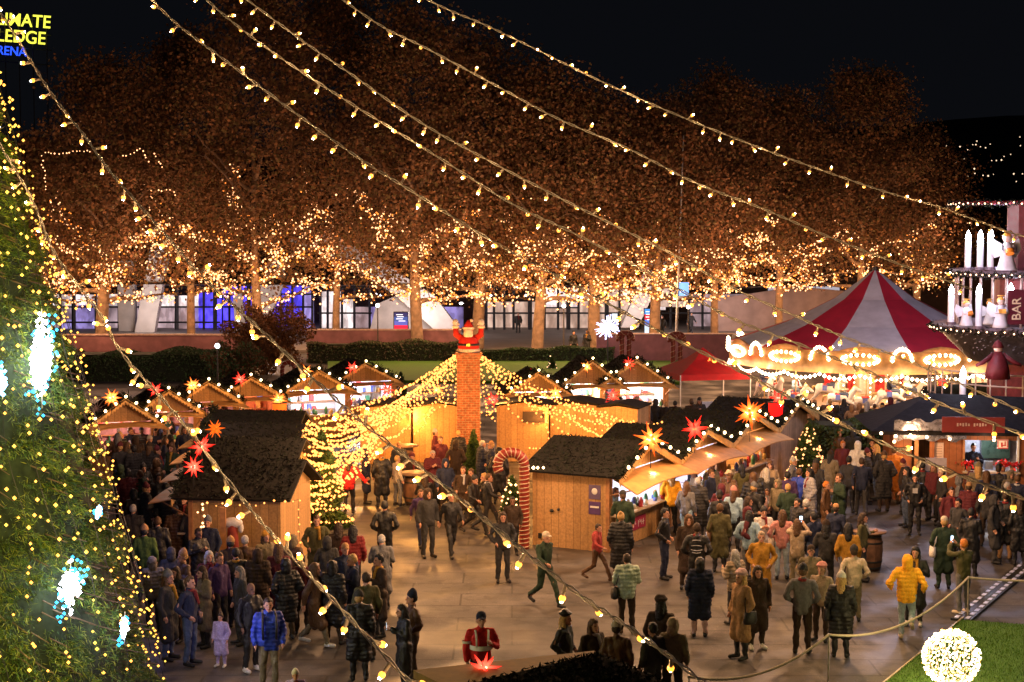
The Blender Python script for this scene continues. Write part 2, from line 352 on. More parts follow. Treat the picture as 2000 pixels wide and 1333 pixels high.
# slanted concrete legs
def leg(name,pl,Y,d,m=conc):
    ps=[pz(x,y,Y) for x,y in pl]; mb=MB(); mb.prism([(p.x,p.z) for p in ps],Y,Y+d,m); return apart(name,mb)
leg('column',[(232,655),(264,655),(262,510),(228,510)],131,.8)
leg('leg',[(262,655),(300,655),(336,450),(300,450)],129.5,1.0)
leg('leg',[(300,655),(282,655),(318,500),(300,500)],131.2,.4)
leg('leg',[(490,655),(512,655),(560,540),(538,500),(505,560)],131,1.)
leg('leg',[(905,655),(860,655),(770,575),(650,500),(560,470),(640,450),(760,520),(850,580)],129.3,1.2)
leg('side_wall',[(720,655),(905,655),(850,600),(790,570),(735,595)],131,.3)
leg('leg',[(1213,640),(1246,640),(1312,500),(1272,500)],129.4,1.0)
leg('leg',[(460,655),(482,655),(470,560),(455,585)],131.5,.4)
leg('side_wall',[(1390,655),(1660,655),(1660,570),(1560,560),(1390,585)],131,.4,mat('pink_concrete',(.42,.30,.27),.8,.2,1))
for i in range(16): lt=MB(); lt.octa(pz(rng.uniform(620,1330),rng.uniform(560,600),132.6),.10,LED('hall_lamp',(1,.95,.95),10)); apart('hall_lamp',lt)
# display screens
def screen(label,x0,x1,y0,y1,Y,cols):
    p0=pz(x0,y1,Y);p1=pz(x1,y0,Y); t=thing('display_screen',label,'screen',((p0.x+p1.x)/2,Y,0.16),0,'lit screens by the arena')
    w=p1.x-p0.x;h=p1.z-p0.z; z0=p0.z-.16; MB().box((0,.15,z0+h/2),(w+.12,.2,h+.12),blackm).build('housing',t)
    MB().box((0,.15,z0/2),(.3,.14,max(z0,.1)),blackm).build('stand',t)
    s=MB(); n=len(cols)
    for i,c in enumerate(cols): s.box((0,.03,z0+h*(1-(i+.5)/n)),(w,.03,h/n-.004),LED('scr%s'%(c,),c,.9))
    for k in range(4): s.box((-.1*w+.06*w*k*(k%2),.008,z0+h*(.9-.1*k)),(w*.5,.01,h*.03),LED('scrw',(1,1,1),1.3))
    s.build('panel',t)
screen('tall lit screen panel, blue above red, in front of the lavender hall wall',770,796,611,652,118,[(.03,.03,.12),(.05,.1,.35),(.1,.12,.5),(.8,.02,.06),(.2,.3,.7)])
screen('narrow blue and white lit screen between the tree trunks at right',1259,1273,604,656,116,[(.05,.3,.9),(.7,.02,.05),(.1,.2,.7),(.5,.7,1),(.6,.8,1)])
screen('small bright white screen behind the spiky light ball',1195,1206,613,628,120,[(.7,.85,1),(.8,.9,1)])
# arena sign
def text(name,body,size,m,parent=None,loc=(0,0,0),rot=(PI/2,0,0),align='LEFT',ext=.02,sp=1.):
    cu=bpy.data.curves.new(name,'FONT'); cu.body=body; cu.size=size; cu.extrude=ext; cu.align_x=align; cu.space_character=sp; cu.offset=.008*size
    to=bpy.data.objects.new('tmp',cu); me=bpy.data.meshes.new_from_object(to); bpy.data.objects.remove(to)
    me.materials.clear(); me.materials.append(m); me.name=name
    o=link(name,me,parent); o.location=loc; o.rotation_euler=rot; return o
Ys=150
sg=thing('rooftop_sign','yellow lit arena name sign with blue last word high at the top left corner','sign',tuple(W(100,55,Ys)),R(-9))
ly=LED('sign_yellow',(.75,.72,.06),1.6); lb_=LED('sign_blue',(.02,.08,1.),1.6)
text('lettering','CLIMATE',1.55,ly,sg,(0,-.15,-.05),(PI/2,R(5),0),'RIGHT')
text('lettering','PLEDGE',1.55,ly,sg,(-.5,-.15,-1.45),(PI/2,R(5),0),'RIGHT')
text('lettering','ARENA',1.1,lb_,sg,(-2.3,-.15,-2.45),(PI/2,R(5),0),'RIGHT')
fr=MB(); 
for k in range(4): fr.box((-3.9,.25,1.0-k*1.3),(7.6,.08,.08),blackm,ry=R(5))
for k in range(6): fr.cyl((-.6-k*1.3,.35,-9),(-.6-k*1.3,.35,1.2),.05,blackm,n=5)
fr.build('frame',sg)
# ============================================================ BROADLEAF TREES
twig=mat('tree_bark',(.20,.13,.085),.9,.45,3,.7)
leafA=mat('leaf_brown',(.145,.075,.034),.85,.5,1.2,0); leafB=mat('leaf_rust',(.20,.09,.034),.85,.5,1.2,0); leafC=mat('leaf_olive',(.13,.09,.03),.85,.5,1.2,0)
tree_pts=[]
SHORT=['forked tree at the far left','slim tree before the white hall','tree behind the rust bush','thin tree hiding the purple glass','pale trunked tree left of the roof Santa','tree directly behind the roof Santa','bent tree right of the roof Santa','stout tree left of the spiky light ball','tree beside the slanted white beam','thin tree right of the bare pole','wide tree behind the carousel left side','round tree behind the carousel peak','rightmost tree beside the candle pyramid','tree behind the big lit conifer']
def broad(i,px,Y,ztop,rad,tr,label,nl=30000,lean=0,lights=220,mix=(.45,.35,.2)):
    rg=np.random.default_rng(100+i); x=X(px,Y); t=thing('plane_tree',label,'tree',(x,Y,0),0,'tall autumn trees before the arena')
    tk=MB(); zf=3.6+.6*rg.random(); pts=[(0,0,0),(.03,0,.4),(lean*.3,.05,zf*.6),(lean*.6,0,zf),(lean,0,zf+3),(lean*1.1,.2,ztop*.72)]
    tk.tube(pts,[tr*1.25,tr,tr*.92,tr*.85,tr*.55,tr*.2],twig,n=10); tk.build('trunk',t)
    lb=MB(); LP=[]
    for k in range(11):
        a=2.399*k+rg.random(); z0=zf-.6+ (ztop*.5-zf)*(k/11.)*1.2; L=rad*(.95-.03*k); up=rg.uniform(.15,.55)+k*.07
        p=[Vector((lean*.7,0,z0))]
        for s in range(1,8):
            f=s/7; p.append(Vector((lean*.7+math.cos(a+.25*math.sin(f*4+k))*L*f,math.sin(a+.25*math.sin(f*4+k))*L*f*.8,z0+up*L*f**1.2-(.9*f*f if k<6 else 0)+.15*math.sin(9*f+k))))
        lb.tube(p,[tr*.42*(1-.85*s/7)+.015 for s in range(8)],twig,n=6)
        for s in range(2,8):
            q=p[s]; dd=Vector((rg.normal(),rg.normal(),rg.normal()*.5)).normalized()*rg.uniform(.8,1.7)
            e=q+dd; lb.tube([q,q+dd*.5+Vector((0,0,.1)),e],[.035,.02,.008],twig,n=4)
            if k<7: LP.append((q,e))
        if k<7:
            for s in range(7): LP.append((p[s],p[s+1]))
    lb.build('branches',t)
    # crown: clumps
    zc0=zf+1.1; H=ztop-zc0; nc=120; C=[]
    for k in range(nc):
        u=rg.random(); zz=zc0+H*u; rr=rad*math.sin(PI*min(1,(.22+.76*u)))**.6; a=rg.random()*2*PI; q=math.sqrt(rg.random())*rr
        C.append((lean+math.cos(a)*q,math.sin(a)*q*.85,zz,rg.uniform(1.1,2.6)))
    C=np.array(C); idx=rg.integers(0,nc,nl); d=rg.normal(size=(nl,3)); d/=np.linalg.norm(d,axis=1,keepdims=True)
    P=C[idx,:3]+d*(rg.random((nl,1))**.6)*1.15*C[idx,3:4]*np.array([1,1,.8])+rg.normal(size=(nl,3))*.12
    keep=(P[:,2]>zf+3.2)|(rg.random(nl)<.55); P=P[keep]
    V,F=leafcloud(P,.21,.8,rg=rg); mi=rg.choice(3,len(F),p=mix)
    link('crown',npmesh('crown',V,F,[leafA,leafB,leafC],mi),t)
    # fairy lights wound on the low branches
    Q=[]
    for li in sorted(rg.integers(0,len(LP),lights)):
        a_,b_=LP[li]; f=rg.random(); q=a_.lerp(b_,f)+Vector((rg.normal()*.16,-abs(rg.normal())*.9,rg.normal()*.2)); Q.append((q.x+x,q.y+Y,q.z))
    if lights: wired('fairy_lights',Q,.064,[fairym,fairyo],rg.random(len(Q))<.35,'fairy lights in the low branches of the '+SHORT[i],'fairy lights in the tall trees')
    tree_pts.append((x,Y,zf))
TR=[(195,108,18.5,5.0,.42,'thick forked tree at the far left beside the slanted white leg'),
(372,116,21.0,4.6,.30,'slim tree in front of the lit white hall at left'),
(505,107,22.6,5.6,.36,'tree rising behind the rust coloured bush'),
(655,118,24.0,5.6,.28,'thin trunked tree hiding the purple glass'),
(815,106,21.6,5.6,.40,'straight pale trunked tree left of the roof Santa'),
(932,111,20.0,5.0,.42,'dark forked tree directly behind the roof Santa'),
(1048,108,18.0,5.0,.40,'bent trunked tree right of the roof Santa'),
(1160,108.5,16.4,4.8,.42,'stout tree left of the spiky light ball'),
(1277,110,15.6,4.6,.38,'tree beside the slanted white beam, right of the light ball'),
(1395,116,18.4,5.2,.28,'thin tree right of the tall bare pole'),
(1520,120,17.2,5.6,.3,'wide tree behind the left side of the striped carousel tent'),
(1680,123,18.8,6.2,.35,'tall round crowned tree right behind the carousel tent peak'),
(1790,132,15.0,5.2,.35,'rightmost autumn tree beside the candle pyramid'),
(90,118,14.0,4.0,.3,'tree half hidden behind the big lit conifer')]
for i,(px,Y,zt,rd,tr,lab) in enumerate(TR):
    broad(i,px,Y,zt,rd,tr,lab,lights=int([300,260,330,300,380,240,260,300,200,330,340,160,70,110][i]*2.1),lean=[.5,.1,-.2,.2,-.2,.3,.5,0,.2,0,.1,0,0,0][i],mix=(.45,.35,.2) if i!=8 else (.2,.6,.2))
# lights picking out single upper branches of the far left tree
def strand(name,label,pts,m,r,cable=True,sp=.12,jit=.0,group=None,cat='string lights'):
    pts=[Vector(p) for p in pts]; mb=MB()
    if cable: mb.tube(pts,.006,blackm if cable is True else cable,n=3)
    Ln=[0]
    for a,b in zip(pts,pts[1:]): Ln.append(Ln[-1]+(b-a).length)
    s=0;k=0
    while s<Ln[-1]:
        while k<len(pts)-2 and Ln[k+1]<s: k+=1
        f=(s-Ln[k])/max(1e-6,Ln[k+1]-Ln[k]); p=pts[k].lerp(pts[k+1],f)+Vector((random.gauss(0,jit),random.gauss(0,jit),random.gauss(0,jit)))
        mb.octa(p,r*random.uniform(.75,1.2),m); s+=sp*random.uniform(.8,1.2)
    return tag(mb.build(name),label,cat,group)
def crv(P,n=6):
    P=[Vector(p) for p in P]; out=[]
    for i in range(len(P)-1):
        p0=P[max(i-1,0)];p1=P[i];p2=P[i+1];p3=P[min(i+2,len(P)-1)]
        for k in range(n):
            t=k/n; out.append(.5*((2*p1)+(p2-p0)*t+(2*p0-5*p1+4*p2-p3)*t*t+(3*p1-p0-3*p2+p3)*t**3))
    return out+[P[-1]]
for lab,pl in [('looping strand of peach lights high in the far left tree, outlining a branch',[(90,370),(88,340),(82,320),(88,300),(110,302),(130,298),(160,296),(178,297)]),
  ('short arching strand of peach lights high up, second from the left',[(240,307),(258,300),(276,292),(282,305),(292,318)]),
  ('short falling strand of peach lights right of the arching one, high in the left trees',[(300,302),(308,312),(316,330)]),
  ('small hooked strand of peach lights lowest of the four high branch strands',[(310,372),(325,372),(340,375),(344,384)])]:
    strand('fairy_lights',lab,crv([W(x,y,99) for x,y in pl]),fairym,.045,True,.22,.03,'branch strands high in the left trees')
# tall bare pole
p=G(1319,700); t=thing('tall_pole','tall thin bare steel pole rising beside the trees near the screen flag','pole',tuple(p))
q=W(1332,265,p.y); MB().cyl((0,0,0),(q.x-p.x+.1,0,q.z),.09,steel,.045,8).build('shaft',t); MB().cyl((0,0,0),(0,0,.4),.18,steel,.14,10).build('base',t)
bn=MB().box((.45,0,ZA(565,p.y)),(.75,.05,.85),LED('banner_blue',(.15,.4,1.),1.0)).build('banner',t)
def lamp_post(label,px,py,Y,zl,gl=None):
    x=X(px,Y); t=thing('street_lamp',label,'street lamp',(x,Y,0),0,'globe lamps on posts')
    MB().cyl((0,0,0),(0,0,zl-.15),.05,mat('dark_post',(.05,.04,.035),.5,bump=0),.035,8).build('post',t); MB().cyl((0,0,0),(0,0,.12),.16,blackm,.14,12).build('base',t)
    MB().ball((0,0,zl),.13,gl or LED('globe',(1,.85,.7),6),12,8).build('globe',t)
lamp_post('lit globe street lamp standing before the lavender hall wall left of the pale trunk',738,690,106,ZA(597,106))
lamp_post('lit globe street lamp among the white mullions right of the roof Santa',1101,690,107,ZA(598,107))
lamp_post('lit globe street lamp right of the tall bare pole',1344,690,110,ZA(600,110))
lamp_post('short lamp post with a white lamp beside the rust bush at left',425,740,86,ZA(676,86),LED('globe_white',(.95,.9,1),6))
# ============================================================ MARKET
starr=starmat('star_red',(1,.012,.008),(1,.10,.05),1.5,.36); staro=starmat('star_orange',(1,.13,.006),(1,.42,.08),1.6,.42); starc=LED('star_core_orange',(1,.6,.22),8); starrc=LED('star_core_red',(1,.35,.25),3.); starro=starmat('star_redorange',(1,.05,.008),(1,.2,.04),1.5,.36)
GR=(1+5**.5)/2
ICO=[Vector(v).normalized() for v in [(0,1,GR),(0,-1,GR),(0,1,-GR),(0,-1,-GR),(1,GR,0),(-1,GR,0),(1,-GR,0),(-1,-GR,0),(GR,0,1),(-GR,0,1),(GR,0,-1),(-GR,0,-1)]]
DOD=[Vector(v).normalized() for v in [(x,y,z) for x in(-1,1) for y in(-1,1) for z in(-1,1)]]
lamps=[]
def lamp(loc,col,e,r=.15,name='lamp_light'):
    l=bpy.data.lights.new(name,'POINT'); l.color=col; l.energy=e; l.shadow_soft_size=r
    o=bpy.data.objects.new(name,l); COL.objects.link(o); o.location=loc; return o
def star(label,x,y,Y,rad,m,cm,thin=1.):
    p=W(x,y,Y); t=thing('paper_star',label,'star lantern',tuple(p),0,'glowing spiky star lanterns')
    Rm=Matrix.Rotation(R(x*37%90),3,'Z')@Matrix.Rotation(R(y*13%40-20),3,'X'); mb=MB()
    for k,d in enumerate(ICO+DOD):
        d=Rm@d; L=rad*(1.0 if k<12 else .72); mb.cyl(d*rad*.12,d*L,rad*.145*thin,m,.004,5,False,False)
    o=mb.build('spikes',t); MB().ball((0,0,0),rad*.26,cm,8,6).build('glowing_core',t)
    MB().cyl((0,0,0),(0,0,-rad*1.6),.012,blackm,n=5).build('rod',t)
    return t
for a in [
 ('red star on the bottom hut ridge in front of the security guard',945,1308,23.5,.27,starr,starc),
 ('orange star over the big right hut orange awning',1271,858,45.6,.5,staro,starc),
 ('red star with six long points on the roof behind the big right hut',1357,838,46.6,.42,starr,starro),
 ('amber many pointed star over the second row awning, right of the red six point star',1465,806,51,.56,staro,starc),
 ('red star above the red bucket lantern in front of the carousel',1520,777,56.5,.38,starr,starrc),
 ('orange star on the far left stall gable',218,777,56,.36,staro,starc),
 ('red star behind the overhead string, second from the left on the left stalls',304,762,59,.30,starr,starrc),
 ('orange star on the third stall from the left',376,753,62.5,.34,staro,starc),
 ('red star on the fourth stall from the left below the short lamp post',469,741,64.5,.32,starr,starrc),
 ('orange star partly behind the string above the candy cane at left rear',598,725,67,.30,staro,starc),
 ('small red star on the white windowed stall left of the brick chimney',688,718,70.5,.30,starr,starrc),
 ('red star hanging left of the light draped ropes near the white windowed stall',756,762,64,.34,starr,starrc),
 ('orange star on the orange glowing bucket left of the dark roofs',544,781,60,.34,staro,starc),
 ('dim orange star above the dark left roof between two string bulbs',420,838,44,.27,LED('star_dim',(1,.15,.008),.8),LED('star_dimcore',(1,.2,.02),1.2)),
 ('red star behind the overhead string at the dark left roof edge, upper of two',394,872,41.4,.36,starr,starrc),
 ('red star lowest of the left group beside the upper orange awning',378,912,41,.30,starr,starrc),
 ('red star right of the chimney behind the upper light ropes',1040,735,68,.33,starr,starrc),
 ('red star right of the chimney behind the light ropes, nearer the chimney',962,781,66,.34,starr,starrc),
 ('orange star between the light ropes left of the middle white stall',1085,768,65,.34,staro,starc),
 ('small orange star topping the middle stall gable',1146,716,70,.30,staro,starc),
 ('red star topping the bright stall just left of the red canopy tent',1229,710,70.5,.32,starr,starrc),
 ('red star low in front of the bright stall crowd, on a red bucket lantern',1197,773,64,.34,starr,starrc),
 ('orange star faint behind the ropes left of the chimney, upper',853,762,66,.28,staro,starc),
 ('red orange star faint behind the ropes left of the chimney, lower',853,795,65,.30,starro,starrc),
 ('bright orange star on the red canopy tent front',1384,708,73.5,.28,staro,starc)]: star(*a)
def bucket(label,x,y,Y,m):
    p=W(x,y,Y); t=thing('bucket_lantern',label,'lantern',tuple(p),0,'glowing bucket lanterns')
    MB().lathe([(0,-.32),(.22,-.32),(.25,.3),(.26,.33)],m,n=16).build('shade',t); MB().cyl((0,0,-.32),(0,0,-p.z+.2),.03,blackm,n=6).build('post',t); MB().lathe([(.26,.33),(.28,.35),(.24,.36),(0,.36)],blackm,n=16).build('lid',t)
bucket('orange glowing bucket lantern left of the white windowed stalls',546,806,60,LED('bucket_orange',(1,.13,.01),1.3))
bucket('red glowing bucket lantern in front of the carousel',1515,806,56.5,LED('bucket_red',(1,.01,.008),1.1))
bucket('dull red glowing bucket lantern in the crowd of the bright middle stalls',1196,800,64,LED('bucket_dim',(1,.01,.008),.45))

def scallop(pl,y,th,m,mb,n=14,dep=.09):
    """board strip along polyline pl(x,z) with toothed lower edge"""
    for (x0,z0),(x1,z1) in zip(pl,pl[1:]):
        k=max(2,int(math.hypot(x1-x0,z1-z0)/.12))
        for i in range(k):
            a=i/k;b=(i+1)/k; xa=x0+(x1-x0)*a; xb=x0+(x1-x0)*b; za=z0+(z1-z0)*a; zb=z0+(z1-z0)*b
            mb.prism([(xa,za),(xb,zb),(xb,zb-.13),((xa+xb)/2,(za+zb)/2-.13-dep),(xa,za-.13)],y,y+th,m)
fir=mat('fir_garland',(.006,.010,.004),.9,.5,9,0)
def garland(pts,parent,r=.12,n=420,name='fir_garland'):
    pts=[Vector(p) for p in pts]; P=[];D=[]
    for _ in range(n):
        k=random.randrange(len(pts)-1); f=random.random(); q=pts[k].lerp(pts[k+1],f); d=Vector((random.gauss(0,1),random.gauss(0,1),random.gauss(0,1))).normalized()
        P.append(q+d*r*random.random()**.5); D.append(d)
    V,F=leafcloud(np.array(P),.2,.22,dirs=np.array(D)*2); return link(name,npmesh(name,V,F,[fir]),parent)
# hut: local x = along the ridge is -y..: ridge runs along local y, gable front faces local -y
def hut(label,cx,cy,rz,w,d,wh,rh,front='open',awning=True,garl=True,bulbs=True,inner=interior,roof=roofm,wall=wood,ov=.35,goods='white',counter=.95,tip=.9,group='market huts',aw_ang=22,lightc=(1,.85,.75),light=40,openh=None,scm=None,tufts=True,sc_on=True,banner=None,awm=None):
    t=thing('market_hut',label,'market stall',(cx,cy,0),rz,group); hw,hd=w/2,d/2; T=.06
    b=MB(); op=openh or wh-.12
    b.box((0,hd-T/2,wh/2),(w,T,wh),wall)                       # back
    for s in(-1,1): b.box((s*(hw-T/2),-T/2-.002,wh/2),(T,d-T-.004,wh),wall)
    sh=rh-wh
    for y in(-hd+.03,hd-.03): b.prism([(-hw,wh+.002),(hw,wh+.002),(0,rh-.04)],y-.028,y+.028,wall)
    if front=='closed': b.box((0,-hd+T/2,wh/2),(w-2*T-.004,T,wh),wall)
    else:
        b.box((0,-hd+T/2,counter/2),(w-2*T-.004,T,counter),wall)
        for s in(-1,1): b.box((s*(hw-.13),-hd+.045,(counter+wh)/2),(.12,.1,wh-counter-.004),postm)
    for s in (-1,1):
        b.box((s*(hw+.012),-hd+.04,wh/2),(.05,.1,wh-.02),postm)
    b.build('walls',t)
    r=MB(); L=math.hypot(hw+ov*.6,sh*(1+ov*.6/hw)); an=math.atan2(sh,hw)
    for s in(-1,1):
        r.box((s*(hw+ov*.6)/2,-.05,rh-(hw+ov*.6)/2*math.tan(an)+.05),(L,d+2*ov,.06),roof,ry=s*an)
    ro=r.build('roof',t)
    # rough tufts over the roof so that it reads as fir boughs
    n=int(2600*w*d/9*(1.0)) if tufts else 0; xs=rng.uniform(-1,1,n); ys=rng.uniform(-hd-ov,hd+ov-.1,n); px_=xs*(hw+ov*.6); pz_=rh-np.abs(px_)*math.tan(an)+.1
    V,F=leafcloud(np.stack([px_,ys,pz_-.02],1),.15,.3); 
    if tufts: link('bough_cover',npmesh('bough_cover',V,F,[fir,roof],rng.integers(0,2,n)),t)
    yf=-hd-ov-.02
    sc=MB(); sc_on and scallop([(-hw-ov*.6,wh-.06),(0,rh+.1),(hw+ov*.6,wh-.06)],yf-.03,.025,scm or scal,sc); sc_on and sc.build('scalloped_board',t)
    if garl:
        garland([(-hw-ov*.6,yf,wh+.05),(0,yf,rh+.2),(hw+ov*.6,yf,wh+.05)],t,.12,int(130*w))
    if bulbs:
        lb=MB(); 
        for k in range(7):
            f=(k+.5)/7; x=(f*2-1)*(hw+.1); z=rh+.16-abs(x)*math.tan(an); lb.ball((x,yf-.1,z),.05,LED('stall_bulb',(1,.66,.32),9),8,5)
        lb.tube([(q*(hw+.1),yf-.1,rh+.16-abs(q)*(hw+.1)*math.tan(an)) for q in(-.86,0,.86)],.01,blackm,4)
        lb.build('bulb_row',t)
    if awning:
        aw=MB(); a=R(aw_ang); A0=Vector((0,-hd-.03,wh-.02)); ln=.95
        pts=[(-hw-.05,0),(hw+.05,0),(hw+.25,-ln),(-hw-.25,-ln)]
        def P(x,y,dz=0): return (x,A0.y+y*math.cos(a),A0.z+y*math.sin(a)+dz+.10*(1-(x/hw)**2)*(-y/ln))
        V=[];
        for yy in(0,-.5*ln,-ln):
            for k in range(9):
                f=k/8; x=(f*2-1)*(hw+.05+.2*(-yy/ln)); V.append(P(x,yy))
        for q in list(V): V.append((q[0],q[1],q[2]-.03))
        F=[]
        for j in range(2):
            for k in range(8): F.append((j*9+k,j*9+k+1,(j+1)*9+k+1,(j+1)*9+k)); F.append((27+j*9+k,27+(j+1)*9+k,27+(j+1)*9+k+1,27+j*9+k+1))
        for k in range(8): F.append((18+k,18+k+1,45+k+1,45+k)); F.append((k,27+k,27+k+1,k+1))
        aw.add(V,F,awm or awn)
        for s in(-1,1): aw.cyl((s*(hw-.1),-hd,wh-.55),P(s*(hw-.05),-ln*.8,-.03),.02,postm,n=5)
        aw.build('awning',t)
    if front=='open':
        c=MB(); c.box((0,-hd-.12,counter+.03),(w-.1,.42,.05),mat('counter_top',(.55,.42,.28),.4,.2)); c.build('counter',t)
        li=MB(); li.box((0,hd-.35,wh-.06),(w*.7,.10,.04),LED('tube_lamp_%s'%goods,(1,.95,.95) if goods=='white' else (1,.75,.5),16)); li.build('ceiling_lamp',t)
        ins=MB(); ins.box((0,hd-T-.012,wh/2),(w-2*T-.02,.015,wh-.05),inner)
        for s in(-1,1): ins.box((s*(hw-T-.012),0,wh/2),(.015,d-.25,wh-.05),inner)
        ins.box((0,.1,.7),(w-.3,d-.7,.04),inner)
        ins.build('lining',t)
        gd=MB(); cols=[mat('goods_%d'%i,c,.5,.2) for i,c in enumerate([(.5,.05,.05),(.08,.12,.4),(.7,.68,.6),(.05,.2,.1),(.6,.35,.1),(.15,.12,.1),(.3,.3,.6)])]
        for k in range(int(w*12)):
            x=random.uniform(-hw+.2,hw-.2); h=random.uniform(.08,.35); 
            if k%2: gd.box((x,hd-.17,random.choice([1.0,1.35,1.7])+h/2),(random.uniform(.06,.2),.14,h),random.choice(cols))
            else: gd.lathe([(0,0),(.06,0),(.07,h*.6),(.03,h),(0,h)],random.choice(cols),(x,-hd+random.uniform(-.2,.1),counter+.055),8)
        for z in(.98,1.33,1.68): gd.box((0,hd-.18,z),(w-.3,.22,.02),postm)
        gd.build('goods',t)['kind']='stuff'
        M_=Matrix.Rotation(rz,3,'Z'); q=M_@Vector((0,-.1,wh-.3)); lamp((cx+q.x,cy+q.y,q.z),lightc,light,.12)
        q=M_@Vector((0,-hd-.45,wh-.15)); lamp((cx+q.x,cy+q.y,q.z),(1,.55,.25) if goods!='cold' else (1,.6,.35),light*.28,.08)
    if banner:
        bn=MB(); bn.box((-.15,-hd-.012,counter*.55),(banner,.02,.36),mat('maroon_banner',(.35,.03,.08),.6,.1))
        for k in range(9): 
            if k!=4: bn.box((-.15-banner*.36+k*banner*.09,-hd-.026,counter*.55+.03*math.sin(k*2.3)),(.025,.006,.10+.04*(k%3)),whitep,ry=.3*math.sin(k*1.9)); bn.box((-.15-banner*.36+k*banner*.09+.03,-hd-.026,counter*.55-.02*math.cos(k*1.7)),(.05,.006,.02),whitep)
        bn.build('banner',t)
    return t
RZ=R(62)         # gable fronts of the right rows face (.88,-.47)
def along(c0,step,n,rz): return [(c0[0]+math.cos(rz)*step*i,c0[1]+math.sin(rz)*step*i) for i in range(n)]
p0=G(1190,1080); p1=G(1036,1064)
u=Vector((math.cos(RZ),math.sin(RZ),0)); v=Vector((math.sin(RZ),-math.cos(RZ),0))   # v = outward front
def hutpos(c,w,d): q=c+u*w/2-v*d/2; return q.x,q.y
cold=mat('cold_interior',(.8,.8,.9),.5,.1)
x,y=hutpos(p0,3.8,2.3)
hC=hut('big plywood market hut with orange awning and maroon banner right of the tall candy cane',x,y,RZ,3.8,2.3,2.08,2.72,goods='white',inner=cold,lightc=(.86,.86,1),light=190,banner=1.25,bulbs=True)
# notice sheets on its side wall, small vent
nt=MB(); nt.box((-1.9-.012,-.72,1.6),(.015,.34,.38),mat('notice_sheet',(.14,.10,.2),.6,.2)); nt.box((-1.9-.012,-.72,1.17),(.015,.34,.34),mat('notice_sheet2',(.10,.05,.18),.6,.2)); nt.box((-1.9-.022,-.72,1.2),(.006,.26,.05),whitep); nt.ball((-1.9-.022,-.72,1.62),.09,whitep,8,6,(.1,1,1)); nt.build('notice',hC)
vt=MB(); vt.ball((-1.94,.55,1.0),.07,blackm,7,5,(.5,1,.7)); vt.ball((-1.94,.35,1.05),.04,blackm); vt.box((-1.915,.9,.28),(.03,.14,.14),blackm); vt.build('vent',hC)
x,y=hutpos(p0+u*4.25,3.8,2.3)
hut('second hut of the right row with brownish awning and pale lit counter',x,y,RZ,3.8,2.3,2.05,2.62,inner=cold,lightc=(.95,.9,1),light=150,awm=mat('awning_brown',(.45,.25,.13),.6,.2))
x,y=hutpos(p0+u*8.5,3.8,2.3)
hut('third hut of the right row with scalloped orange gable and warm golden goods',x,y,RZ,3.8,2.3,2.05,2.62,goods='warm',inner=mat('gold_interior',(.7,.4,.15),.5,.2),lightc=(1,.6,.3),light=120)
x,y=hutpos(p0+u*12.8,3.8,2.3)
hut('fourth hut of the right row with pale wall and bulbs, behind the lit bushy tree',x,y,RZ,3.8,2.3,2.05,2.62,front='closed',awning=False,wall=mat('pale_boards',(.5,.33,.2),.7,.2,5,.2,pattern='boards'))
# courtyard rear huts, plain plywood backs toward the camera
for lab,c,w,d,rz in [('plain plywood hut back left of the brick chimney, nearest it',(-2.75,62.2),1.7,1.8,R(180)),('plywood hut back with rope lights at the left end of the courtyard wall',(-4.6,61.8),1.8,1.8,R(180)),
   ('plain plywood hut back right of the brick chimney with a dark gap beside it',(.45,62.4),1.9,1.8,R(180-4)),('plywood hut back with a small dark shutter behind the light ropes',(2.45,62.6),1.9,1.8,R(180-6)),('plywood hut end at the right of the courtyard wall, below the hanging lights',(4.1,61.6),1.5,1.6,R(180-20))]:
    hut(lab,c[0],c[1],rz,w,d,2.02,2.16,front='closed',awning=False,garl=False,bulbs=False,tufts=False,sc_on=False,ov=.08,group='huts around the courtyard')
t=MB().box((0,0,0),(.8,.05,.4),mat('shutter_dark',(.05,.03,.02),.6)).build('wall_shutter'); t.location=W(1042,815,61.45); tag(t,'small dark shutter panel high on the plywood courtyard wall','shutter')
# left street huts: gable fronts face left
RL=R(-97)
rowdir=Vector((-.123,.992,0)); base=G(370,975,2.0)
for i,lab in enumerate(['nearest hut of the left row, dark roofed with string lit end wall','second hut of the left row with the upper orange side awning','third hut of the left row under the dim orange star','fourth and farthest hut of the left row near the orange bucket lantern']):
    c=Vector((-6.75,43.4,0))+rowdir*3.35*i
    hut(lab,c.x,c.y,RL,3.1,2.35,1.95,2.62 if i==0 else 2.75,goods='dim',garl=True,inner=mat('dim_interior',(.3,.2,.15),.6,.3),light=14,lightc=(1,.7,.5),aw_ang=6,group='huts of the left row',bulbs=False)
# bottom hut, only its roof in view
hb=thing('market_hut','near hut at the bottom edge showing only its dark roof and pale ridge board','market stall',(1.2,22.2,0),0)
a0=W(880,1345,22.6);a1=W(1168,1275,24.2);e0=W(1340,1350,23.6);e1=W(900,1430,21.0)
rm=MB(); rm.add([tuple(a0-Vector((1.2,22.2,0))),tuple(a1-Vector((1.2,22.2,0))),tuple(e0-Vector((1.2,22.2,0))),tuple(e1-Vector((1.2,22.2,0)))]+[tuple(p-Vector((1.2,22.2,.08))) for p in(a0,a1,e0,e1)],[(0,1,2,3),(7,6,5,4),(0,4,5,1),(1,5,6,2),(2,6,7,3),(3,7,4,0)],roofm)
n=2600; P=[]
for _ in range(n):
    f,g_=random.random(),random.random(); q=(a0.lerp(a1,f)).lerp(e1.lerp(e0,f),g_); P.append(q-Vector((1.2,22.2,-.03)))
V,F=leafcloud(np.array(P),.09,.3)
rm.build('roof',hb); link('bough_cover',npmesh('bough_cover',V,F,[fir,roofm],rng.integers(0,2,n)),hb)
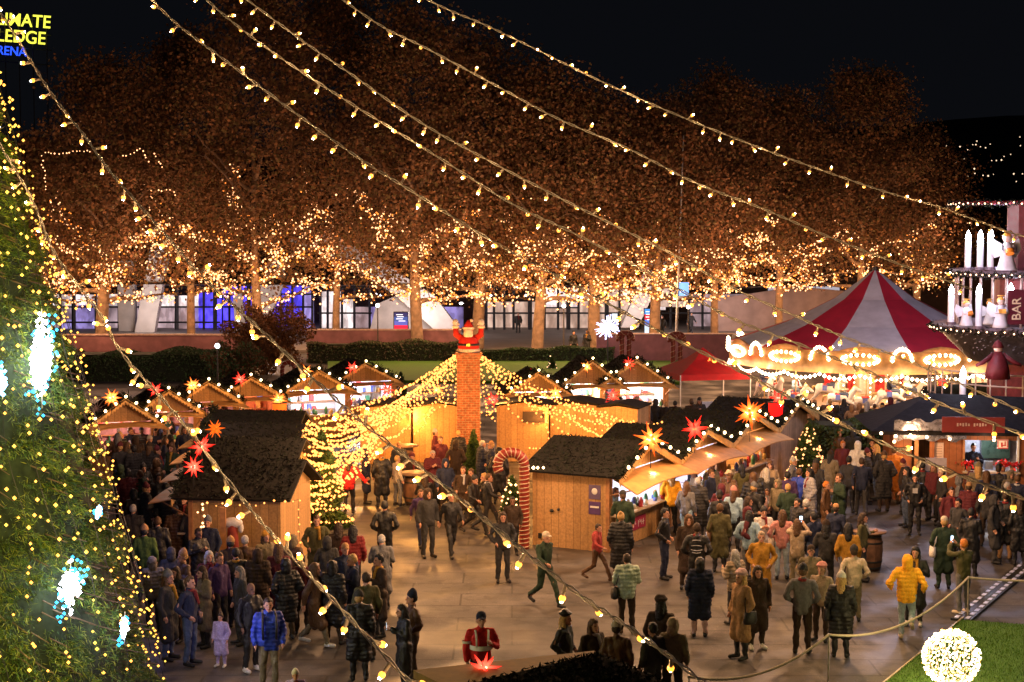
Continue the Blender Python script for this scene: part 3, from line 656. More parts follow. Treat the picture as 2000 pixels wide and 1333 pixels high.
dd=(a1-a0).normalized(); nb=MB(); o_=Vector((1.2,22.2,0)); 
bk=Vector((-.25,.35,.02))
nb.add([tuple(p-o_) for p in (a0,a1,a1+bk*.25,a0+bk*2.2)]+[tuple(p-o_-Vector((0,0,.12))) for p in (a0,a1,a1+bk*.25,a0+bk*2.2)],[(0,1,2,3),(7,6,5,4),(0,4,5,1),(1,5,6,2),(2,6,7,3),(3,7,4,0)],mat('ridge_board',(.42,.25,.11),.7,.2,6)); nb.build('ridge_board',hb)
nb=MB(); nb.cyl(a0-o_+Vector((.02,-.1,-.12)),a1-o_+Vector((.02,-.1,-.05)),.018,mat('pale_trim',(.6,.45,.3),.6)); nb.build('trim',hb)
wl=MB(); wl.box((.2,1.0,.95),(2.4,1.6,1.9),wood); wl.build('walls',hb)
# back stalls
for lab,px,yb,w,gd,lg in [
 ('far left back stall with orange scalloped gable and pink goods',215,826,2.2,'dim',40),('second back stall from the left half behind the overhead string',300,806,2.3,'dim',35),('third back stall from the left with a row of clear bulbs',380,786,2.4,'dim',25),('fourth back stall from the left with reddish lit boards',463,776,2.5,'warm',50),
 ('back stall with white windows right of the rear candy cane',597,762,2.8,'white',120),('back stall with bright white shelves left of the chimney',690,746,2.9,'white',130),
 ('small bright white stall right behind the brick chimney ropes',1040,766,2.4,'white',180),('bright stall with glowing gable in the middle behind the crowd',1146,750,2.5,'white',230),('brightest wide gabled stall left of the red canopy tent',1232,748,2.9,'white',260)]:
    Y=6.85*3300/(yb-427); x=X(px,Y)
    hut(lab,x,Y+1.4,R(22 if px<900 else 10),w,2.0,2.0,2.75 if px<1100 else 2.95,goods=gd,light=lg,inner={'white':interior,'dim':mat('pink_interior',(.6,.3,.35),.6,.3),'warm':mat('red_interior',(.55,.15,.06),.6,.3)}[gd],lightc=(1,.85,.7) if px>900 else ((.85,.85,1) if gd=='white' else (1,.6,.4)),group='stalls along the rear of the market',aw_ang=8)
# ============================================================ CHIMNEY + SANTA + ROPES
cp=G(915,916); ct=8.9-cp.y*(690-427)/3300
ch=thing('brick_chimney','tall square brick chimney in the middle of the courtyard carrying the Santa figure','chimney',(cp.x,cp.y+.4,0),0)
MB().box((0,0,ct/2-.1),(.82,.8,ct-.2),brick).build('shaft',ch)
MB().box((0,0,ct-.1),(.96,.94,.2),brick).build('cap',ch)
sant=thing('santa_figure','large Santa Claus figure with white beard and raised mittens on top of the brick chimney','figure',(cp.x,cp.y+.4,ct),0)
fur=mat('white_fur',(.75,.62,.5),.9,.2,12,.5); clothred=mat('santa_red',(.5,.02,.012),.8,.2)
b=MB(); b.lathe([(0,0),(.40,0),(.44,.25),(.38,.55),(.2,.72),(0,.74)],clothred,n=18).build('coat',sant)
MB().lathe([(.40,.0),(.47,.03),(.47,.12),(.42,.15)],fur,n=18).build('fur_hem',sant)
MB().lathe([(.435,.27),(.46,.28),(.45,.36),(.425,.36)],blackm,n=18).build('belt',sant)
MB().box((0,-.46,.32),(.14,.03,.1),mat('buckle',(.7,.5,.1),.3,metal=.8)).build('buckle',sant)
MB().ball((0,-.06,.88),.2,mat('skin_figure',(.6,.35,.25),.6),12,8).build('head',sant)
be=MB(); be.ball((0,-.2,.74),.2,mat('white_beard',(.7,.62,.52),.9,.2,10,.6),12,8,(1,.6,1.2)); be.ball((0,-.25,.5),.1,mat('white_beard',()),8,6,(1,.6,1.3)); be.build('beard',sant)
hh=MB(); hh.lathe([(.21,.0),(.22,.06),(.15,.2),(.05,.34),(0,.36)],clothred,(0,0,.95),14); hh.lathe([(.20,.92),(.25,.94),(.25,1.02),(.2,1.03)],fur,n=14); hh.ball((.12,0,1.28),.07,fur); hh.build('hat',sant)
for s in(-1,1):
    a=MB(); a.tube([(s*.3,0,.58),(s*.5,-.05,.72),(s*.52,-.06,.98)],[.14,.13,.11],clothred,8); a.build('arm',sant)
    a=MB(); a.lathe([(.11,0),(.15,.02),(.15,.1),(.11,.12)],fur,(s*.52,-.06,.97),10); a.ball((s*.52,-.06,1.2),.13,mat('white_mitten',(.6,.55,.55),.8),10,7,(1,.8,1.2)); a.ball((s*.40,-.08,1.14),.05,mat('white_mitten',())); a.build('mitten',sant)
sant.scale=(.88,.88,.88)
top=Vector((cp.x,cp.y+.4,ct-.05))
def sag(a,b,d,n=14):
    a=Vector(a);b=Vector(b); return [a.lerp(b,i/n)-Vector((0,0,d*4*(i/n)*(1-i/n))) for i in range(n+1)]
GRP='light ropes from the chimney'
k=0
ordn=['first','second','third','fourth','fifth','sixth','seventh','eighth','ninth','tenth','eleventh','twelfth','thirteenth','fourteenth','fifteenth','sixteenth','seventeenth','eighteenth']
LT=[(597,838,47),(603,826,48.5),(612,818,50),(640,822,51),(672,826,52),(700,828,54),(716,818,56),(740,822,57),(762,832,58.5),(790,838,60),(820,832,61.5),(850,812,62.5),(882,798,63),(594,850,47.2),(620,828,49),(655,828,52),(688,832,54),(728,824,56),(756,838,58),(775,845,59),(806,850,60.5),(835,828,62)]
ordn+=['nineteenth','twentieth','twenty-first','twenty-second','twenty-third']; LT.sort()
for i,(x,y,Y) in enumerate(LT):
    strand('rope_light',f'{ordn[i]} light rope from the left fanning from the chimney top to the left huts',sag(top+Vector((-.4,-.3,.0)),W(x,y,Y),.5+.25*math.sin(i*1.3)),fairyg,.042,True,.23,.02,GRP)
RT=[(962,800,63.5),(985,806,63),(1040,800,63),(1100,806,62),(1150,790,60),(1200,822,56),(1238,826,54),(1262,832,52),(1290,836,51),(1300,824,52),(1110,850,58),(1012,812,62),(1070,822,61),(1128,812,60),(1175,806,58),(1220,838,55)]
RT.sort()
for i,(x,y,Y) in enumerate(RT):
    strand('rope_light',f'{ordn[i]} light rope from the chimney outward, counted left to right on its right side',sag(top+Vector((.4,-.3,.0)),W(x,y,Y),.6+.35*math.sin(i*1.7+1)),fairyg,.042,True,.23,.02,GRP)
SW=[('swag of lights looping under the hut eaves just left of the chimney',(740,800,62),(892,800,63),.45),('lower swag across the left courtyard wall',(700,828,55),(800,830,61),.5),('swag from the left conifer top to the courtyard corner',(600,840,47.5),(720,822,54),.3),
 ('second swag below the conifer top sloping to the wall',(610,880,47),(760,826,57),.55),('third sloping swag over the conifer left of the red coat person',(604,930,46.5),(745,845,56),.5),('fourth sloping swag, lowest, reaching over the red coat person',(602,985,46),(735,878,55),.45),('upper swag from the left hut roof corner to the chimney side eaves',(598,826,48),(770,812,60),.35),('swag second from the top over the conifer',(597,855,47),(745,812,58),.4),('swag third from the top over the conifer',(600,900,46.6),(752,818,58),.6),('swag fourth from the top over the conifer',(606,952,46.2),(748,835,57),.45),('swag crossing low over the conifer tip toward the wall',(612,968,46.2),(722,856,53),.5),('short swag above the lower left of the conifer',(600,905,46.4),(700,860,52),.3),('loop of lights hanging just beside the conifer foot',(604,990,46),(655,970,46.5),.35),
 ('swag of lights along the eaves right of the chimney',(940,806,63.4),(1060,800,63.5),.4),('swag right of the first, over the small shutter',(1040,802,63),(1110,804,63),.35),('long low swag over the plywood wall right of the chimney',(960,818,63),(1110,852,60),.75),('swag ending at the big right hut roof corner',(1100,806,62),(1230,870,52),.2),('bunched swag over the dark roof right of the courtyard',(1150,800,58),(1290,838,51),.5),('small swag under the bunched one',(1110,846,58),(1200,858,54),.25)]
for i in range(11): SW.append((f'{ordn[i]} strand from the top of the lit garland draped over the courtyard conifer',(597+5*(i%3),842+15.5*i,47-.08*i),(712+9*((i*5)%7)-i*2,824+7.5*i,54-.6*i),.28+.1*math.sin(i*2.1)))
for lab,a,b,d in SW: strand('rope_light',lab,sag(W(*a),W(*b),d),fairyg,.042,True,.21,.02,'light swags around the courtyard')
for lab,x,y0,y1,Y in [('left one of two vertical drops of lights on the courtyard wall',823,812,892,61.5),('right one of two vertical drops of lights on the courtyard wall',841,812,898,61.5),('vertical drop of lights along the left edge of the conifer',594,838,912,47.3),('vertical drop of lights on the brick chimney right edge',935,690,868,62.8),('vertical drop of lights on the corner post beside the candy cane',1068,826,900,60)]:
    strand('rope_light',lab,[W(x,y0,Y),W(x+2,(y0+y1)/2,Y),W(x,y1,Y)],fairyg,.042,True,.19,.03,'vertical light drops')
# near left hut: string around end wall
for lab,pl in [('zigzag string of warm bulbs along the end wall eaves of the nearest left hut',[(405,982),(425,988),(440,982),(460,990),(480,984),(500,988),(520,980),(545,978),(565,980),(583,976)]),
  ('string of warm bulbs down the right corner of the nearest left hut',[(584,978),(583,1010),(585,1045),(590,1085)]),]:
    strand('string_lights',lab,crv([W(x,y,41.0) for x,y in pl],3),fairyg,.03,True,.22,.01,'strings on the nearest left hut')
strand('string_lights','thick column of warm lights on the left corner of the nearest left hut',crv([W(x,y,41.0) for x,y in [(398,985),(392,1000),(402,1015),(394,1030),(403,1045),(396,1060)]],5),LED('fairy_rose',(1,.5,.2),4),.034,True,.075,.03)
strand('string_lights','row of four warm bulbs under the eave of the big right hut',[W(1042,914,45.4),W(1072,914,45.2)],LED('stall_bulb',(1,.72,.42),14),.045,True,.15,0)
# ============================================================ small conifers
def conifer(label,px,py,h,r,lights,m=fairyg,n=9000,spiral=False,name='fir_tree',lr=.03,size=.16):
    p=G(px,py); rg=np.random.default_rng(int(px)); t=thing(name,label,'fir tree',tuple(p),0)
    MB().tube([(0,0,0),(0,0,h*.5),(0,0,h*.98)],[.07,.05,.01],barkm).build('trunk',t)
    z=h*(1-np.sqrt(rg.random(n))*.97); a=rg.random(n)*2*PI; fr=(1-z/h); tier=.82+.18*np.sin(z*h*2.3+a*2); rad=r*fr**.85*tier*(.35+.65*rg.random(n)**.4)
    P=np.stack([rad*np.cos(a),rad*np.sin(a),z-.12*rad],1); D=np.stack([np.cos(a),np.sin(a),np.full(n,-.15)],1)
    V,F=leafcloud(P,size,.3,dirs=D,rg=rg); link('foliage',npmesh('foliage',V,F,[needle,needle2],(rg.random(n)<.3).astype(int)),t)
    if lights:
        k=np.arange(lights); 
        if spiral: f=(k+.5)/lights; aa=f*2*PI*6.5; zz=h*(.97-.92*f**.8)
        else: zz=h*(1-np.sqrt(rg.random(lights))*.95); aa=rg.random(lights)*2*PI
        rr=r*(1-zz/h)**.85*1.02+.03; Q=np.stack([rr*np.cos(aa)+p.x,rr*np.sin(aa)+p.y,zz-.12*rr],1)+rg.normal(size=(lights,3))*.015
        if not spiral: Q=Q[np.lexsort((np.arctan2(Q[:,1]-p.y,Q[:,0]-p.x),np.round(Q[:,2]/.15)))]
        wired('string_lights',Q,lr*1.3,[m],np.zeros(lights),'warm lights wound on the '+label,'lights on the small firs')
    return t
conifer('courtyard conifer draped in light, left of the red coat person',628,1030,3.0,.95,260,spiral=True,n=12000)
conifer('bushy lit fir at the right hut row end',1578,948,2.15,.8,190,LED('fairy_pale',(1,.42,.14),2.6),10000)
conifer('small unlit fir at the brick chimney foot',925,925,1.55,.55,0,n=5000)
conifer('low fir hanging with lights before the nearest left hut wall',535,1112,1.5,.62,70,LED('fairy_rose',(1,.5,.2),4),6000,True)
conifer('small lit fir behind the candy cane foot',1000,1012,1.3,.4,40,LED('fairy_rose',(1,.5,.2),4),4000,True)
conifer('green fir sprig behind the light ropes above the right hut',1150,892,1.3,.5,16,n=4000)
conifer('tiny lit tree on the rear lawn, left of two',1078,725,1.0,.3,26,LED('fairy_lawn',(1,.6,.3),2.2),1500,name='fir_tree')
conifer('tiny lit tree on the rear lawn, right of two',1122,725,1.0,.32,26,LED('fairy_lawn',(1,.6,.3),2.2),1500)
conifer('sparsely lit fir above the left ropes',783,780,1.4,.4,16,LED('fairy_lawn',(1,.6,.3),2.2),3000)
# ============================================================ candy canes
canem=mat('cane_red',(.20,.022,.014),.4,.2); canew=mat('cane_white',(.42,.3,.2),.4,.1)
def cane(label,px,py,h,r,hook,side=-1,sp=.16,flip=1):
    p=G(px,py); t=thing('candy_cane',label,'candy cane',tuple(p),0,'striped candy canes'); pts=[]
    n=60; straight=h-hook
    for i in range(n):
        s=i/(n-1)*(straight+PI*hook*1.15); 
        if s<straight: pts.append(Vector((0,0,s)))
        else: a=(s-straight)/hook; pts.append(Vector((side*hook*(1-math.cos(a)),0,straight+hook*math.sin(a))))
    MB().tube(pts,r,canem,12).build('shaft',t)
    st=MB(); L=[0]
    for a,b in zip(pts,pts[1:]): L.append(L[-1]+(b-a).length)
    # helical white stripe
    hp=[];k=0;s=0
    while s<L[-1]-.01:
        while L[k+1]<s: k+=1
        f=(s-L[k])/(L[k+1]-L[k]); q=pts[k].lerp(pts[k+1],f); d=(pts[k+1]-pts[k]).normalized(); e1=Vector((0,1,0)); e2=d.cross(e1); a=flip*s/sp*2*PI
        hp.append(q+(e1*math.cos(a)+e2*math.sin(a))*r*.97); s+=sp/14
    st.tube(hp,r*.13,canew,5); st.build('stripe',t)
cane('tall dark red candy cane with thin white stripes beside the big right hut',1024,1072,2.62,.135,.36,-1,.115)
cane('smaller candy cane hooked left beside the rear white windowed stall',552,800,2.2,.10,.28,1,.2)
cane('candy cane left of a pair above the bright middle stall',1214,742,2.6,.13,.3,1,.3)
cane('candy cane right of a pair above the bright middle stall',1228,742,2.6,.13,.3,-1,.3)
cane('candy cane behind the red canopy tent, left one',1314,745,2.6,.13,.3,1,.3)
cane('candy cane behind the red canopy tent, right one',1328,745,2.6,.13,.3,-1,.3)
# ============================================================ red canopy tent
Y=74; x=X(1372,Y); t=thing('canopy_tent','red pop-up canopy tent left of the carousel','canopy',(x,Y,0),R(14)); hw=1.6
c=MB(); redt=mat('red_canvas',(.55,.015,.02),.7,.15,3,.2)
co=[(-hw,-hw),(hw,-hw),(hw,hw),(-hw,hw)]; 
for i in range(4):
    a=co[i];b=co[(i+1)%4]; c.add([(a[0],a[1],2.2),(b[0],b[1],2.2),(b[0]*.35,b[1]*.35,2.75),(a[0]*.35,a[1]*.35,2.75)],[(0,1,2,3)],redt); c.add([(a[0]*.35,a[1]*.35,2.75),(b[0]*.35,b[1]*.35,2.75),(0,0,3.25)],[(0,1,2)],redt); c.box(((a[0]+b[0])/2,(a[1]+b[1])/2,2.08),(abs(a[0]-b[0])+.02,abs(a[1]-b[1])+.02,.26),redt)
c.build('canopy',t)
for q in co: MB().cyl((q[0],q[1],0),(q[0],q[1],2.2),.03,whitep,n=6).build('leg',t)
lamp((x,Y-.4,1.9),(1,.6,.4),60,.2)
# pale banner fence in front of the carousel
p=G(1440,803); t=thing('barrier_panel','pale blue and red banner barrier in front of the carousel left side','barrier',(X(1405,74),71.,0),R(8))
MB().box((0,0,.75),(2.6,.04,.9),mat('pale_banner',(.5,.55,.7),.6,.2)).build('banner',t); MB().box((-.8,-.03,.6),(.9,.02,.5),mat('banner_red',(.5,.06,.1),.6,.2)).build('patch',t)
for s in(-1.25,0,1.25): MB().cyl((s,.05,0),(s,.05,1.25),.02,steel,n=6).build('post',t)
# ============================================================ CAROUSEL
CY=76.; CX=X(1706,CY); CR=6.35
ca=thing('carousel','big carousel with red and white striped tent roof and rows of glowing bulbs','carousel',(CX,CY,0))
tr=mat('tent_red',(.50,.02,.05),.75,.12,2,.1); tw=mat('tent_grey_white',(.62,.6,.66),.75,.12,2,.1)
apz=ZA(530,CY)
ns=12; rt=MB()
for i in range(ns):
    a0=2*PI*(i+.5)/ns+R(-14)+PI/2; a1=a0+2*PI/ns; m=tw if i%2 else tr
    D=apz-3.35; prof=[(0.02,apz+.1),(1.8,apz-D*.38),(4.0,apz-D*.72),(CR+.25,apz-D)]
    if prof[-1][1]<3.2: pass
    for (r0,z0),(r1,z1) in zip(prof,prof[1:]):
        rt.add([(r0*math.cos(a0),r0*math.sin(a0),z0),(r1*math.cos(a0),r1*math.sin(a0),z1),(r1*math.cos(a1),r1*math.sin(a1),z1),(r0*math.cos(a1),r0*math.sin(a1),z0)],[(0,1,2,3)],m)
rt.build('tent_roof',ca); EZ=3.35
MB().lathe([(CR+.2,EZ+.05),(CR+.1,EZ-.9),(CR-.05,EZ-.9),(CR+.1,EZ+.0)],mat('rounding_gold',(.5,.27,.1),.4,.3,4,.3),n=48).build('rounding_board',ca)
rb=LED('carousel_bulb',(1,.68,.38),16)
for i in range(ns):
    bigb=MB(); arch=MB(); scb=MB()
    a=2*PI*i/ns+R(-17)-PI/2; 
    def onb(da,z,out=.2): return ((CR+out)*math.cos(a+da),(CR+out)*math.sin(a+da),z)
    # oval wreath
    for k in range(18):
        q=2*PI*k/18; bigb.octa(onb(.115*math.cos(q),EZ-.30+.2*math.sin(q)),.085,rb)
    for k in range(11):
        q=PI*k/10; arch.octa(onb(PI/ns+.062*math.cos(q),EZ-.32+.5*math.sin(q)*(.75+.25*math.sin(q))),.085,rb)
    for k in range(16):
        f=k/16; scb.octa(onb((f-.5)*2*PI/ns,EZ-.95-.18*abs(math.sin(f*PI*2)),.16),.085,rb)
    bigb.tube([onb(.115*math.cos(q*.35),EZ-.30+.2*math.sin(q*.35)) for q in range(19)],.02,blackm,4); bigb.build('oval_bulb_wreath',ca); arch.build('arched_bulbs',ca); scb.build('scalloped_bulb_row',ca)
for i in range(ns):
    cr=MB()
    a=2*PI*i/ns+R(-17)-PI/2; a2=a
    M_=[((CR+.14)*math.cos(a2+d),(CR+.14)*math.sin(a2+d),z) for d,z in [(-.17,EZ-.08),(-.12,EZ+.10),(-.06,EZ+.2),(0,EZ+.25),(.06,EZ+.2),(.12,EZ+.10),(.17,EZ-.08)]]
    cr.add(M_+[(x*.985,y*.985,z) for x,y,z in M_],[tuple(range(7)),tuple(range(13,6,-1))]+[(k,k+7,k+8,k+1) for k in range(6)],mat('crest_gold',(.6,.34,.14),.4,.2))
    cr.build('crest_board',ca)
pf=MB(); pf.lathe([(0,.38),(CR-.1,.38),(CR-.1,.05),(CR+.2,.05),(CR+.2,0)],mat('platform_wood',(.3,.16,.08),.5,.2),n=40).build('platform',ca)
MB().lathe([(1.3,.38),(1.5,.5),(1.25,1.2),(1.25,2.5),(1.6,EZ-.6),(1.6,EZ)],mat('drum_panels',(.6,.45,.3),.4,.4,2,.1),n=12,smooth=False).build('centre_drum',ca)
dr=MB()
for k in range(12):
    a=2*PI*k/12; dr.box((1.33*math.cos(a),1.33*math.sin(a),1.7),(.05,.42,1.2),mat('mirror_red',(.4,.03,.03),.3) if k%2 else mat('mirror_pale',(.6,.65,.6),.2),rz=a)
    for j in range(9): dr.octa((1.45*math.cos(a+.22),1.45*math.sin(a+.22),.8+j*.2),.035,rb)
dr.build('drum_mirrors',ca)
ceil_=MB(); ceil_.lathe([(1.5,EZ-.45),(CR-.05,EZ-.5)],mat('ceiling_cream',(.6,.5,.38),.5,.2),n=36)
for k in range(36):
    a=2*PI*k/36
    for r_ in (2.4,3.6,4.8): ceil_.octa((r_*math.cos(a),r_*math.sin(a),EZ-.56),.045,rb)
ceil_.build('ceiling',ca)
MB().cyl((0,0,EZ-.5),(0,0,apz+.2),.12,blackm,n=8).build('mast',ca)
for k in range(10):
    a=2*PI*k/10; lamp((CX+4.6*math.cos(a),CY+4.6*math.sin(a),EZ-.75),(1,.60,.32),140,.2)
for k in range(5):
    a=-PI/2+(k-2)*.5; lamp((CX+6.3*math.cos(a),CY+6.3*math.sin(a),EZ-1.0),(1,.58,.30),130,.2)
# ============================================================ remeshed capsule bodies
def capsules(lst,mb,m,n=10):
    """lst of (p0,r0,p1,r1)"""
    for p0,r0,p1,r1 in lst:
        p0=Vector(p0);p1=Vector(p1); mb.ball(p0,r0,m,n,6); mb.ball(p1,r1,m,n,6)
        if (p1-p0).length>1e-4: mb.cyl(p0,p1,r0,m,r1,n)
def fuse(name,lst,mats,vox=.018,sm=4,balls=(),fn=None,disp=None,decim=None):
    mb=MB(); capsules(lst,mb,mats[0])
    for c,r,sc in balls: mb.ball(c,r,mats[0],14,10,sc)
    me=mb.mesh('tmp'); o=bpy.data.objects.new('tmp',me); COL.objects.link(o)
    a=o.modifiers.new('r','REMESH'); a.mode='VOXEL'; a.voxel_size=vox
    b=o.modifiers.new('s','SMOOTH'); b.factor=.5; b.iterations=sm
    if decim: d=o.modifiers.new('d','DECIMATE'); d.ratio=decim
    dg=bpy.context.evaluated_depsgraph_get(); me2=bpy.data.meshes.new_from_object(o.evaluated_get(dg)); bpy.data.objects.remove(o); bpy.data.meshes.remove(me)
    me2.name=name; me2.materials.clear()
    for m in mats: me2.materials.append(m)
    if disp:
        nv=len(me2.vertices); co=np.empty(nv*3,np.float32); me2.vertices.foreach_get('co',co); co=co.reshape(-1,3)
        no=np.array([v.normal[:] for v in me2.vertices],np.float32); co=co+no*disp(co)[:,None]; me2.vertices.foreach_set('co',co.ravel())
    me2.polygons.foreach_set('use_smooth',[True]*len(me2.polygons))
    if fn:
        me2.polygons.foreach_set('material_index',[fn(p.center,p.normal) for p in me2.polygons])
    me2.update(); return me2
# carousel horses
hbody=mat('horse_white',(.62,.6,.6),.35,.1); 
def horse_mesh():
    L=[((0,-.38,0),.19,(0,.35,.02),.2),((0,-.42,.05),.17,(0,-.66,.42),.10),((0,-.66,.44),.1,(0,-.9,.34),.06),((0,-.62,.5),.03,(0,-.62,.6),.015)]
    for s in(-1,1):
        L+=[((s*.1,-.38,-.08),.1,(s*.11,-.62,-.22),.055),((s*.11,-.62,-.22),.05,(s*.11,-.52,-.5),.035),((s*.1,.36,-.05),.13,(s*.11,.5,-.3),.06),((s*.11,.5,-.3),.055,(s*.11,.72,-.52),.035)]
    return fuse('horse_body',L,[hbody],.022,3)
HM=horse_mesh()
def horse_parts():
    sd=MB(); sd.ball((0,.02,.17),.2,redp,10,6,(1,1.1,.4)); sd.box((0,.02,.05),(.43,.2,.22),mat('horse_blanket',(.1,.15,.5),.5,.2))
    mn=MB(); 
    for k in range(7): mn.ball((0,-.40-.04*k,.18+.055*k),.07,mat('horse_mane',(.45,.3,.12),.6,.2),7,5,(.6,1,1.2))
    tl=MB(); tl.tube([(0,.52,.08),(0,.68,.05),(0,.74,-.2)],[.05,.06,.02],mat('horse_mane',()),7)
    return sd.mesh('saddle'),mn.mesh('mane'),tl.mesh('tail')
SD,MN,TL=horse_parts(); polem=mat('brass_pole',(.75,.5,.2),.3,metal=.8,bump=0)
PM=MB().cyl((0,0,-1.0),(0,0,EZ-1.75),.025,polem,n=8).mesh('pole')
cloths=[(.5,.5,.55),(.3,.08,.08),(.08,.1,.2),(.6,.55,.5),(.1,.1,.1)]
for k in range(16):
    a=-PI/2+(k-7.5)*.185; rr=CR-.75 if k%2 else CR-1.75; z=1.35+.25*math.sin(k*1.9)
    p=(CX+rr*math.cos(a),CY+rr*math.sin(a),z)
    t=thing('carousel_horse',f'{ordn[k]} pale carousel horse from the left on its brass pole',"carousel horse",p,a+PI,'horses on the carousel')
    link('body',HM,t); link('saddle',SD,t); link('mane',MN,t); link('tail',TL,t); link('pole',PM,t)
# ============================================================ CANDLE PYRAMID
PY=60.; PX=X(2036,PY); py=thing('candle_pyramid','tall wooden Christmas pyramid with tiers of white candles and figures at the right edge','pyramid',(PX,PY,0))
silver=mat('silver_foil',(.45,.45,.55),.28,.5,6,.9,metal=.7); deckm=mat('tier_deck',(.12,.08,.1),.5,.3)
Z1=ZA(645,PY-3.5);Z2=ZA(532,PY-3); Z0=ZA(800,PY-4)
for nm,z,r in(('tier',Z1,3.9),('tier',Z2,3.35)): MB().lathe([(0,z),(r,z),(r,z-.12),(r-.1,z-.22),(0,z-.22)],deckm,n=40).build(nm,py)
MB().lathe([(3.7,Z1-.22),(3.0,Z1-.9),(2.6,Z1-1.3)],mat('bough_skirt',(.05,.045,.05),.45,.5,5,1.),n=30).build('skirt',py)
ft=MB(); 
for k in range(60):
    a=PI+rng.uniform(-.2,1.3); rr=rng.uniform(2.9,3.75); zz=Z1-.25-(3.75-rr)*.9; ft.cyl((rr*math.cos(a),rr*math.sin(a),zz),((rr-.3)*math.cos(a+.1),(rr-.3)*math.sin(a+.1),zz+.2),.02,silver,n=4)
ft.build('tinsel',py)
cw=mat('maroon_core',(.11,.012,.024),.5,.2)
MB().lathe([(1.7,Z1),(1.7,Z2-.22)],cw,n=12,smooth=False).build('core_panel',py); MB().lathe([(1.4,Z2),(1.4,Z2+2.4)],cw,n=12,smooth=False).build('core_panel',py)
MB().lathe([(2.0,0),(2.0,Z1-.25)],mat('base_red',(.22,.03,.04),.5,.3),n=12,smooth=False).build('base_wall',py)
MB().lathe([(0,Z2+2.4),(3.3,Z2+2.4),(3.3,Z2+2.3),(0,Z2+2.3)],mat('tier_trim_red',(.4,.05,.08),.4),n=36).build('tier',py)
rl=MB()
for z,r in((Z1-1.55,4.0),(Z1-1.95,4.0)): 
    rl.tube([(r*math.cos(PI+i*.07-.3),r*math.sin(PI+i*.07-.3),z) for i in range(32)],.03,mat('rail_pale',(.55,.45,.38),.5),5)
for i in range(16): a=PI-.3+i*.14; rl.cyl((4*math.cos(a),4*math.sin(a),Z1-2.5),(4*math.cos(a),4*math.sin(a),Z1-1.55),.03,mat('rail_pale',()),n=5)
rl.build('railing',py)
for i in range(14):
    a=PI-.35+i*.17
    MB().cyl((3.1*math.cos(a),3.1*math.sin(a),Z1),(3.1*math.cos(a),3.1*math.sin(a),Z2-.2),.05,mat('column_cream',(.5,.38,.36),.5),n=6).build('column',py)
    if i%2: MB().cyl((3.8*math.cos(a),3.8*math.sin(a),0),(3.8*math.cos(a),3.8*math.sin(a),Z1-2.5),.07,mat('column_cream',()),n=6).build('column',py)
for z,r in((Z1-.1,3.93),(Z2-.1,3.38),(Z2+2.35,3.33),(Z1-2.5,4.12)):
    pts=[(r*math.cos(PI-.5+i*.02),r*math.sin(PI-.5+i*.02),z-.05*abs(math.sin(i*.35))) for i in range(110)]
    V,F=leafcloud(np.array(pts).repeat(7,axis=0)+rng.normal(size=(770,3))*.06,.16,.25); link('garland',npmesh('garland',V,F,[fir]),py)
    bb=MB(); bb.tube([(x*1.02,y*1.02,q) for x,y,q in pts],.008,blackm,3)
    for x,y,q in pts[::4]: bb.octa((x*1.02,y*1.02,q),.035,LED('tier_bulb',(1,.6,.35),5))
    bb.build('bulb_string',py)
for i in range(12):
    a=PI-.3+i*.2; w=MB(); w.box((2.03*math.cos(a),2.03*math.sin(a),2.0),(.04,.5,.9),LED('pyramid_window',(1,.45,.22),.7),rz=a); w.build('window',py)
    d=MB(); d.box((1.73*math.cos(a),1.73*math.sin(a),(Z1+Z2)/2),(.04,.34,1.2),mat('panel_rose',(.22,.05,.06),.5,.3),rz=a); d.build('panel',py)
MB().lathe([(4.1,Z1-2.5),(3.9,Z1-2.5),(3.9,Z1-3.1),(4.1,Z1-3.1)],mat('bough_ring',(.05,.06,.03),.8,.5,8,.8),n=40).build('balcony',py)
flame=LED('candle_led',(.9,.93,1.),45)
def candle(label,x,y0,y1,Y,r=.11):
    p=W(x,y1,Y); q=W(x,y0,Y); t=thing('candle',label,'candle',tuple(p),0,'white candles on the pyramid'); h=q.z-p.z
    MB().cyl((0,0,0),(0,0,h-.08),r,mat('candle_wax',(.72,.7,.75),.4,.05),n=14).build('stick',t); MB().cyl((0,0,-.04),(0,0,.05),r*1.5,deckm,n=14).build('holder',t)
    MB().lathe([(0,h-.1),(r*.9,h-.02),(r*.75,h+.12),(0,h+.28)],flame,n=10).build('flame',t)
    lamp((q.x-.05,q.y-.3,q.z+.1),(.75,.8,1),22,.1)
for a in [('leftmost candle on the upper tier',1890,466,526,57.2),('second candle on the upper tier',1914,465,525,57),('third candle on the upper tier left of the angel',1934,462,525,57),
  ('leftmost candle on the lower tier beside the tent edge',1857,572,632,57.2),('candle between the drum angel and the winged angel on the lower tier',1911,571,640,56.6),('candle behind the singing angel on the lower tier',1974,568,600,58),
  ('thick low candle standing before the pyramid railing',1880,732,790,55)]: candle(*a)
robe=mat('angel_robe',(.7,.66,.7),.6,.1); gold=mat('angel_gold',(.8,.35,.06),.4,.15)
